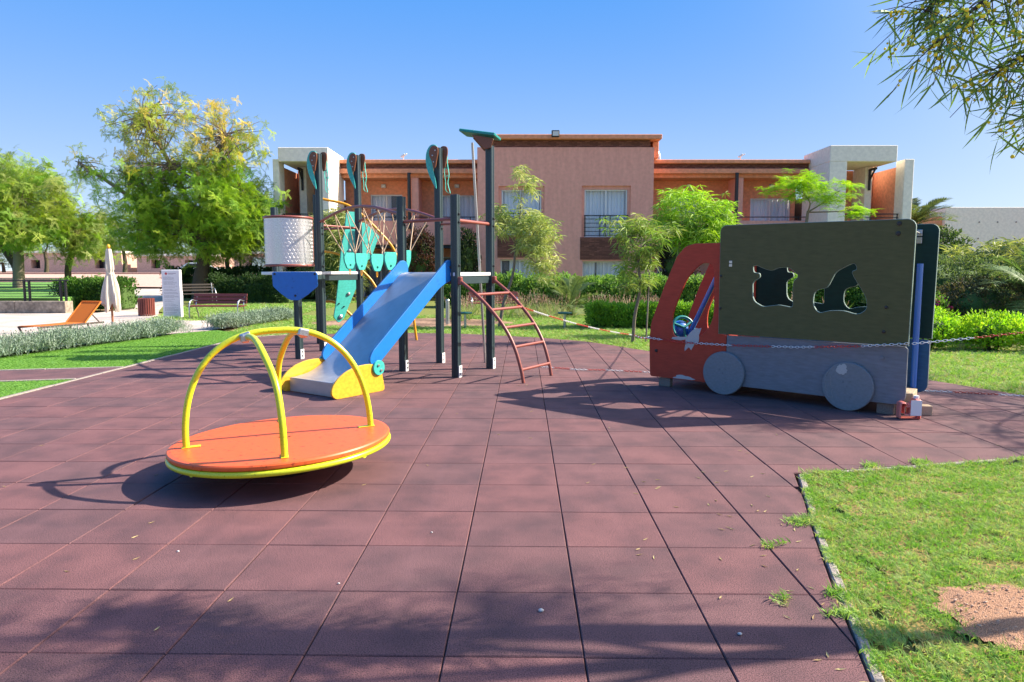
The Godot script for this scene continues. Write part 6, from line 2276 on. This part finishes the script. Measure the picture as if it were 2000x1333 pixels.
	# planting against the building
	bush("olive_bush", "tall loose olive bush against the pale canopy column", "bush", Vector3(-7.55, 0, -30.2), Vector3(1.35, 1.95, 1.1), 620, "long", 1.9, olive, 141)
	bush("dark_shrub", "tall dark maroon shrub against the pink balcony wall", "shrub", Vector3(-4.05, 0, -31.4), Vector3(0.75, 1.5, 0.6), 330, "round", 2.0, [Color(0.07, 0.025, 0.022), Color(0.04, 0.045, 0.018), Color(0.10, 0.04, 0.03)], 142)
	bush("dark_shrub", "narrow dark green shrub in the corner beside the middle block", "shrub", Vector3(-2.05, 0, -31.9), Vector3(0.45, 1.5, 0.5), 240, "round", 2.0, [Color(0.03, 0.055, 0.02), Color(0.05, 0.08, 0.03)], 143)
	bush("dark_shrub", "dark purple-leaved shrub rising behind the slim young acacia", "shrub", Vector3(6.9, 0, -29.5), Vector3(0.7, 1.5, 0.6), 300, "round", 2.0, [Color(0.06, 0.022, 0.025), Color(0.03, 0.035, 0.018)], 144)
	hedge("garden_hedge", "loose green hedge running below the windows of the pink building", Vector3(-2.6, 0, -26.2), Vector3(16.0, 0, -26.2), 1.4, 0.95, 150, "round", 1.9, [Color(0.19, 0.36, 0.06), Color(0.27, 0.43, 0.09), Color(0.13, 0.26, 0.05)], 145, 0.20)
	hedge("garden_hedge", "dark clipped hedge behind the bench and slender tree", Vector3(-17.0, 0, -35.5), Vector3(-9.4, 0, -33.0), 1.6, 1.25, 110, "round", 2.0, [Color(0.03, 0.07, 0.018), Color(0.05, 0.10, 0.025)], 146, 0.14)
	hedge("garden_hedge", "dark rounded hedge at the foot of the pale canopy", Vector3(-12.2, 0, -29.4), Vector3(-8.9, 0, -28.6), 1.2, 0.95, 120, "round", 1.8, [Color(0.04, 0.085, 0.02), Color(0.06, 0.12, 0.03)], 147, 0.2)
	hedge("box_hedge", "low bright green box hedge on the lawn behind the slim acacia", Vector3(1.9, 0, -16.9), Vector3(4.9, 0, -16.6), 0.8, 0.45, 330, "round", 1.15, [Color(0.20, 0.42, 0.03), Color(0.27, 0.50, 0.05), Color(0.14, 0.30, 0.03)], 148, 0.14)
	hedge("box_hedge", "clipped green hedge between the fenced planter and the paved path", Vector3(-15.4, 0, -24.2), Vector3(-13.1, 0, -24.0), 0.95, 0.90, 240, "round", 1.6, [Color(0.07, 0.18, 0.02), Color(0.12, 0.26, 0.03), Color(0.05, 0.12, 0.02)], 149, 0.08)
	var sage := [Color(0.27, 0.35, 0.27), Color(0.21, 0.29, 0.21), Color(0.33, 0.40, 0.32), Color(0.15, 0.22, 0.13)]
	hedge("lavender_hedge", "low grey-green lavender hedge along the turf beside the sun lounger", Vector3(-8.3, 0, -10.0), Vector3(-7.25, 0, -15.0), 0.62, 0.36, 360, "spike", 1.0, sage, 150, 0.15, false, true)
	hedge("lavender_hedge", "low grey-green lavender hedge curving away below the red-brown bench", Vector3(-6.75, 0, -15.95), Vector3(-6.2, 0, -19.4), 0.60, 0.36, 330, "spike", 1.0, sage, 151, 0.15, false, true)
	palm("young_palm", "young feathery palm growing out of the green hedge", Vector3(1.75, 0, -21.5), 0.25, 15, 1.5, Color(0.20, 0.27, 0.11), 161, 0.62, 0.022)
	palm("palm_tree", "palm with spreading fronds beside the end fin of the building", Vector3(20.6, 0, -36.5), 3.6, 26, 2.6, Color(0.15, 0.20, 0.085), 162, 0.45, 0.05)
	palm("palm_tree", "low palm with arching fronds among the shrubs beyond the lorry", Vector3(10.3, 0, -13.6), 0.8, 18, 1.6, Color(0.13, 0.22, 0.07), 163, 0.55, 0.024)
	# shrubs beyond the tail of the lorry
	bush("garden_shrub", "rounded grey-green shrub under the low palm beyond the lorry", "shrub", Vector3(9.5, 0, -15.6), Vector3(1.5, 0.78, 1.1), 800, "round", 1.25, [Color(0.13, 0.20, 0.07), Color(0.18, 0.25, 0.10), Color(0.10, 0.15, 0.05)], 171)
	bush("garden_shrub", "dark brownish twiggy shrub beyond the tail of the lorry", "shrub", Vector3(9.3, 0, -13.9), Vector3(1.15, 0.55, 0.8), 560, "round", 1.0, [Color(0.08, 0.075, 0.035), Color(0.13, 0.11, 0.06), Color(0.06, 0.085, 0.03)], 172)
	bush("garden_shrub", "tall dark shrub against the end of the pink building", "shrub", Vector3(14.6, 0, -24.5), Vector3(1.3, 1.25, 1.1), 420, "round", 2.0, [Color(0.04, 0.08, 0.025), Color(0.07, 0.12, 0.035)], 173)
	bush("garden_shrub", "grey-green shrub in front of the pale flat-roofed block", "shrub", Vector3(13.5, 0, -19.5), Vector3(2.0, 1.05, 1.3), 700, "long", 1.6, olive, 174)
	for s in [[7.35, -12.35, 0.48, 181, "low leafy green shrub close behind the lorry tail"], [8.35, -12.1, 0.44, 182, "low leafy green shrub under the dark twiggy shrub"], [9.4, -11.7, 0.38, 183, "small leafy shrub with reddish stems at the lawn edge"]]:
		bush("leafy_shrub", s[4], "shrub", Vector3(s[0], 0, s[1]), Vector3(0.55, s[2] * 0.62, 0.45), 210, "round", 1.1, acid, s[3], "low shrubs at the lawn edge", false, 0.6)
	t = bush("flowering_shrub", "small shrub with magenta flowers beside the lorry tail", "shrub", Vector3(8.1, 0, -13.6), Vector3(0.40, 0.42, 0.35), 130, "round", 1.0, deep, 184)
	xfs = []
	tc = PackedColorArray()
	r.seed = 185
	for k in 26:
		var d := Vector3(r.randfn(), absf(r.randfn()), absf(r.randfn())).normalized()
		xfs.append(Transform3D(any_turn(r), Vector3(0, 0.45, 0) + d * Vector3(0.4, 0.42, 0.36)))
		tc.append(Color(0.55, 0.03, 0.25) * r.randf_range(0.7, 1.2) if k > 9 else Color(0.6, 0.10, 0.09))
	scatter("flowers", spray("flower"), xfs, tc, t)
	# fountain grass in front of the hedge
	r.seed = 190
	for k in 110:
		var x := r.randf_range(-1.7, 4.2) if k % 3 else r.randf_range(-1.7, 13.0)
		var z := -18.3 - r.randf() * 5.4
		t = thing("fountain_grass_clump", "tuft of fountain grass with pinkish seed heads below the building hedge", "grass tuft", Vector3(x, 0, z), r.randf() * TAU, "fountain grass below the building hedge")
		t.scale = Vector3.ONE * r.randf_range(0.8, 1.2)
		part_mesh("blades", tinted("tall", k % 3), t)
		part_mesh("seed_heads", tinted("plume", k % 3), t)
	make_overhanging_acacia()

var tint_cache := {}
func tinted(kind: String, k: int) -> Mesh:
	var key := "%s%d" % [kind, k]
	if not tint_cache.has(key):
		var src: ArrayMesh = spray(kind)
		var arr := src.surface_get_arrays(0)
		var cols := PackedColorArray()
		cols.resize(arr[Mesh.ARRAY_VERTEX].size())
		cols.fill(([Color(0.20, 0.34, 0.08), Color(0.27, 0.38, 0.13), Color(0.34, 0.38, 0.18)] if kind == "tall" else [Color(0.42, 0.27, 0.22), Color(0.50, 0.36, 0.27), Color(0.38, 0.24, 0.18)])[k])
		arr[Mesh.ARRAY_COLOR] = cols
		var am := ArrayMesh.new()
		am.add_surface_from_arrays(Mesh.PRIMITIVE_TRIANGLES, arr)
		am.surface_set_material(0, src.surface_get_material(0))
		tint_cache[key] = am
	return tint_cache[key]

# the acacias that stand beside the tiles: their boughs reach over and cast the dappled shade
func make_overhanging_acacia() -> void:
	var tones := [Color(0.13, 0.25, 0.06), Color(0.19, 0.33, 0.08), Color(0.25, 0.40, 0.10)]
	var r := RandomNumberGenerator.new()
	for spec in [[Vector3(4.75, 0, -3.05), 201, "acacia with long narrow leaves and yellow blossom overhanging the tiles"], [Vector3(9.2, 0, -7.6), 202, "acacia standing on the lawn beyond the tail of the lorry"]]:
		r.seed = spec[1]
		var base: Vector3 = spec[0]
		var t := thing("acacia_tree", spec[2], "tree", base)
		var q := MB.new()
		q.tube(curve([Vector3(0, -0.05, 0), Vector3(0.05, 1.0, 0.03), Vector3(-0.10, 2.0, 0), Vector3(-0.25, 2.9, 0.05)], 6), 0.062, 0.045, 12)
		part("trunk", q, M.bark, t)
		var br := MB.new()
		var xl := []
		var cl := PackedColorArray()
		var xf := []
		var cf := PackedColorArray()
		var boughs := []
		if spec[1] == 201:
			boughs = [
				[Vector3(4.60, 2.2, -3.04), Vector3(3.6, 2.85, -3.2), Vector3(2.55, 2.75, -3.05), Vector3(2.05, 2.55, -3.0), Vector3(1.74, 2.30, -2.98)],
				[Vector3(4.60, 2.3, -3.04), Vector3(3.5, 2.75, -3.15), Vector3(2.7, 2.55, -3.0), Vector3(2.28, 2.36, -2.95), Vector3(2.00, 2.19, -2.92)],
				[Vector3(4.60, 2.1, -3.04), Vector3(3.4, 2.45, -3.15), Vector3(2.70, 2.34, -2.98), Vector3(2.38, 2.14, -2.95), Vector3(2.20, 2.06, -2.92)],
				[Vector3(4.55, 2.5, -3.04), Vector3(3.4, 3.2, -3.3), Vector3(2.6, 3.1, -3.35), Vector3(2.05, 2.75, -3.3), Vector3(1.84, 2.52, -3.25)],
				[Vector3(4.55, 2.7, -3.04), Vector3(3.7, 3.5, -3.0), Vector3(2.6, 3.75, -3.0), Vector3(1.6, 3.6, -3.2)],
				[Vector3(4.5, 2.8, -3.0), Vector3(4.3, 3.7, -3.0), Vector3(3.7, 4.3, -2.7), Vector3(2.9, 4.4, -2.5)],
				[Vector3(4.5, 2.8, -3.0), Vector3(4.2, 3.6, -3.3), Vector3(3.5, 4.1, -3.45), Vector3(2.8, 4.3, -3.45)],
				[Vector3(4.5, 2.8, -3.0), Vector3(5.0, 3.8, -3.5), Vector3(5.6, 4.3, -3.8)],
				[Vector3(4.5, 2.8, -3.0), Vector3(3.9, 3.3, -2.7), Vector3(3.2, 3.5, -2.2), Vector3(2.3, 3.4, -2.0)]]
		else:
			for k in 9:
				var a := TAU * k / 9.0
				boughs.append([base + Vector3(-0.25, 2.8, 0.05), base + Vector3(cos(a) * 0.9, 3.1 + 0.3 * (k % 2), sin(a) * 0.9), base + Vector3(cos(a) * 1.9, 3.2 + 0.5 * (k % 3), sin(a) * 1.7), base + Vector3(cos(a) * 2.6, 2.9 + 0.4 * (k % 3), sin(a) * 2.2)])
		for bi in boughs.size():
			var b: Array = []
			for p in boughs[bi]:
				b.append(p - base)
			var line := curve(b, 8)
			br.tube(line, 0.026 if spec[1] == 201 else 0.015, 0.004, 7, false)
			var n := line.size()
			var fine: bool = spec[1] == 201 and bi < 4
			for k in range(int(n * (0.38 if spec[1] == 201 else 0.15)), n):
				for rep in (3 if fine else (6 if spec[1] == 201 else 5)):
					var s := line[k]
					var along := (line[mini(k + 1, n - 1)] - line[maxi(k - 1, 0)]).normalized()
					var dir := (along * 0.8 + Vector3(r.randfn(), r.randfn() * 0.7 - 0.25, r.randfn()) * 0.75).normalized()
					var L := r.randf_range(0.14, 0.30) if fine else r.randf_range(0.25, 0.55)
					var e := s + dir * L + Vector3.DOWN * L * 0.25
					br.tube(PackedVector3Array([s, s.lerp(e, 0.5) + Vector3.UP * 0.02, e]), 0.0028, 0.0012, 4, false)
					for j in (7 if fine else 10):
						var p := s.lerp(e, r.randf_range(0.1, 1.0)) + (Vector3.ZERO if fine else Vector3(r.randfn(), r.randfn(), r.randfn()) * 0.07)
						var ld := (dir * 0.5 + Vector3(r.randfn(), r.randfn() * 0.6 - 0.55, r.randfn())).normalized()
						var sd := ld.cross(Vector3(r.randfn(), r.randfn(), r.randfn())).normalized()
						var sc := r.randf_range(0.75, 1.25)
						xl.append(Transform3D(Basis(ld, sd, ld.cross(sd)).scaled(Vector3.ONE * sc), p))
						cl.append(shade(r, tones))
					if r.randf() < (1.0 if fine else 0.3):
						for j in r.randi_range(4, 8):
							var fp := s.lerp(e, r.randf()) + Vector3(r.randfn(), r.randfn() - 0.6, r.randfn()).limit_length(1.6) * 0.016
							xf.append(Transform3D(Basis().scaled(Vector3.ONE * r.randf_range(0.6, 1.2)), fp))
							cf.append(Color(0.92, 0.82, 0.07) * r.randf_range(0.7, 1.15))
		part("branches", br, M.bark, t)
		var lm := MB.new()
		# one curved sickle leaf along x, 13 cm
		for k in 5:
			var pa := k / 5.0
			var pb := (k + 1) / 5.0
			var A := Vector3(0.15 * pa, 0, -0.022 * pa * pa)
			var B := Vector3(0.15 * pb, 0, -0.022 * pb * pb)
			var wa := 0.0040 * sin(PI * clampf(pa * 0.94 + 0.04, 0, 1))
			var wb := 0.0040 * sin(PI * clampf(pb * 0.94 + 0.04, 0, 1))
			lm.quad(A - Vector3(0, wa, 0), B - Vector3(0, wb, 0), B + Vector3(0, wb, 0), A + Vector3(0, wa, 0), Vector3(0, 0, 1))
		var lmesh := amesh([[lm, M.leaf]])
		scatter("crown", lmesh, xl, cl, t)
		if xf.size():
			scatter("blossom", spray("puff"), xf, cf, t)

# ---------------------------------------------------------------- grass
func make_grass() -> void:
	var r := RandomNumberGenerator.new()
	r.seed = 301
	var ns := FastNoiseLite.new()
	ns.frequency = 1.5
	ns.seed = 5
	var xfs := []
	var tl := []
	var place := func(p: Vector2, s: float, y: float) -> void:
		xfs.append(Transform3D(Basis(Vector3.UP, r.randf() * TAU).scaled(Vector3(s, s * r.randf_range(0.7, 1.2), s)), Vector3(p.x, y, p.y)))
		var dry := ns.get_noise_2d(p.x * 1.6, p.y * 1.6 + 40.0)
		var c := Color(0.19, 0.40, 0.045).lerp(Color(0.42, 0.57, 0.19), clampf(r.randf() * 0.8 + dry * 0.7, 0, 1))
		if r.randf() < 0.13 + 0.5 * clampf(dry, 0, 1):
			c = c.lerp(Color(0.50, 0.42, 0.22), r.randf_range(0.4, 1.0))
		tl.append(c)
	# beside the tiles
	var patch := Vector2(2.08, -2.64)
	for k in 34000:
		var p := Vector2(r.randf_range(0.95, 5.2), -r.randf_range(1.7, 5.6))
		if not Geometry2D.is_point_in_polygon(p, NEAR_LAWN):
			continue
		var d := (p - patch) * Vector2(0.64, 0.76)
		if d.length() < 0.19 + 0.10 * ns.get_noise_2d(p.x * 3.0, p.y * 3.0):
			continue
		if ns.get_noise_2d(p.x * 1.8, p.y * 2.6) > 0.30 and r.randf() < 0.75:
			continue
		place.call(p, r.randf_range(0.6, 1.0), -0.008)
	# runners and tufts growing over the kerb and out of the joints
	for s in [[1.60, -3.70, 0.07, 34], [1.37, -2.86, 0.04, 14], [1.33, -2.68, 0.05, 20], [1.12, -2.80, 0.05, 7], [1.29, -3.38, 0.05, 7], [2.9, -4.87, 0.05, 26], [2.5, -4.78, 0.04, 16], [2.05, -4.62, 0.04, 12]]:
		for k in s[3]:
			place.call(Vector2(s[0] + r.randfn() * s[2] * 0.6, s[1] + r.randfn() * s[2] * 0.45), r.randf_range(0.8, 1.3), 0.0)
	var edge := [Vector2(0.98, -1.2), Vector2(1.22, -2.22), Vector2(1.38, -2.77), Vector2(1.58, -3.49), Vector2(1.76, -4.05), Vector2(1.94, -4.58), Vector2(3.77, -4.99), Vector2(6.0, -5.37)]
	for k in edge.size() - 1:
		var L: float = edge[k].distance_to(edge[k + 1])
		for i in int(L * 120):
			var s: float = r.randf()
			var p: Vector2 = edge[k].lerp(edge[k + 1], s)
			if ns.get_noise_2d(p.x * 3.0 + 9.0, p.y * 3.0) < -0.22:
				continue
			place.call(p + Vector2(absf(r.randfn()) * 0.02 + 0.004, r.randfn() * 0.012), r.randf_range(0.55, 1.0), 0.0)
	var o := scatter("grass", spray("tuft"), xfs, PackedColorArray(tl), self)
	tag(o, "short sunlit lawn grass beside the rubber tiles", "grass", "", "stuff")
	# lawn behind the tiles and the lorry
	xfs.clear()
	tl.clear()
	var k2 := 0
	while k2 < 60000:
		k2 += 1
		var z := -r.randf_range(6.8, 21.0)
		var p := Vector2(r.randf_range(-6.5, 14.0), z)
		if absf(p.x) > -z * 0.76 + 0.5 or Geometry2D.is_point_in_polygon(p, RUBBER):
			continue
		if p.x < -5.2 and z > -15.5 or p.x < -6.3 + (p.y + 15.5) * 0.1:
			continue
		if Vector2((p.x + 2.6) / 2.7, (p.y + 18.4) / 1.6).length() < 1.0:
			continue
		if p.x > 6.4 and p.y < -11.6 and r.randf() < 0.8:
			continue
		place.call(p, r.randf_range(1.1, 2.0), -0.022)
	for k in 9000:
		place.call(Vector2(r.randf_range(-12.0, -6.6), -r.randf_range(18.8, 31.0)), r.randf_range(1.4, 2.8), -0.022)
		var lp := Vector2(xfs[-1].origin.x, xfs[-1].origin.z)
		if lp.x < -10.0 + (lp.y + 21.0) * 0.35 - 0.6 or lp.x > -6.4:
			xfs.pop_back()
			tl.pop_back()
	o = scatter("grass", spray("tuft"), xfs, PackedColorArray(tl), self)
	o.name = numbered("far_grass")
	tag(o, "sunlit lawn grass behind the playground and the toy lorry", "grass", "", "stuff")
	# pile of the artificial turf
	xfs.clear()
	tl.clear()
	for k in 34000:
		var z := -r.randf_range(6.6, 15.6)
		var p := Vector2(r.randf_range(-9.6, -5.52), z)
		if p.x < z * 0.745 - 0.2:
			continue
		if z < -9.9 + (p.x + 5.5) * -0.238 and p.x < -5.5 + (z + 9.8) * 0.42 - 0.9 and p.x < -8.1 - (z + 10.9) * 0.24:
			continue
		var lo := -8.78 + (-5.5 - p.x) * 0.238
		if z < lo + 0.05 and z > lo - 1.10:
			continue
		if p.x < -7.0 - (z + 15.2) * 0.24 and z < -9.9:
			continue
		var s := r.randf_range(0.45, 0.75)
		xfs.append(Transform3D(Basis(Vector3.UP, r.randf() * TAU).scaled(Vector3(s * 1.5, s, s * 1.5)), Vector3(p.x, -0.012, p.y)))
		tl.append(Color(0.15, 0.34, 0.05).lerp(Color(0.24, 0.44, 0.09), r.randf()))
	o = scatter("grass", spray("tuft"), xfs, PackedColorArray(tl), self)
	o.name = numbered("turf_grass")
	tag(o, "short even pile of the artificial turf beside the kerb", "grass", "", "stuff")
	# clods and straw on the bare patch
	xfs.clear()
	tl.clear()
	for k in 700:
		var a := r.randf() * TAU
		var p := Vector2(2.08, -2.64) + Vector2(cos(a) * 0.30, sin(a) * 0.26) * sqrt(r.randf())
		xfs.append(Transform3D(any_turn(r).scaled(Vector3(1, 0.7, 0.8) * (r.randf_range(0.002, 0.0045) if r.randf() < 0.95 else r.randf_range(0.005, 0.008))), Vector3(p.x, 0.014, p.y)))
		tl.append(Color(0.42, 0.25, 0.17).lerp(Color(0.62, 0.42, 0.30), r.randf()))
	var clod := MB.new()
	clod.ball(Vector3.ZERO, Vector3.ONE, 4, 6)
	o = scatter("gravel", amesh([[clod, M.leaf_matt]]), xfs, PackedColorArray(tl), self)
	tag(o, "small clods and grit on the bare patch in the lawn", "gravel", "", "stuff")
	# dry leaves blown onto the tiles
	xfs.clear()
	tl.clear()
	for k in 170:
		var p := Vector2(r.randf_range(-4.5, 4.5), -r.randf_range(2.0, 11.0))
		if r.randf() < 0.4:
			p = Vector2(lerpf(1.1, 1.9, r.randf()) - absf(r.randfn()) * 0.25, -r.randf_range(2.0, 4.9))
		if not Geometry2D.is_point_in_polygon(p, RUBBER):
			continue
		xfs.append(Transform3D(Basis(Vector3.UP, r.randf() * TAU) * Basis(Vector3.RIGHT, r.randf_range(-0.2, 0.2)), Vector3(p.x, 0.004, p.y)))
		tl.append(Color(0.30, 0.20, 0.10).lerp(Color(0.50, 0.42, 0.20), r.randf()))
	var dry := MB.new()
	dry.leaf(Vector3.ZERO, Vector3.RIGHT, Vector3(0, 0, 1), 0.042, 0.009, 0.3)
	o = scatter("fallen_leaves", amesh([[dry, M.leaf_matt]]), xfs, PackedColorArray(tl), self)
	tag(o, "small dry leaves scattered over the rubber tiles", "leaves", "", "stuff")
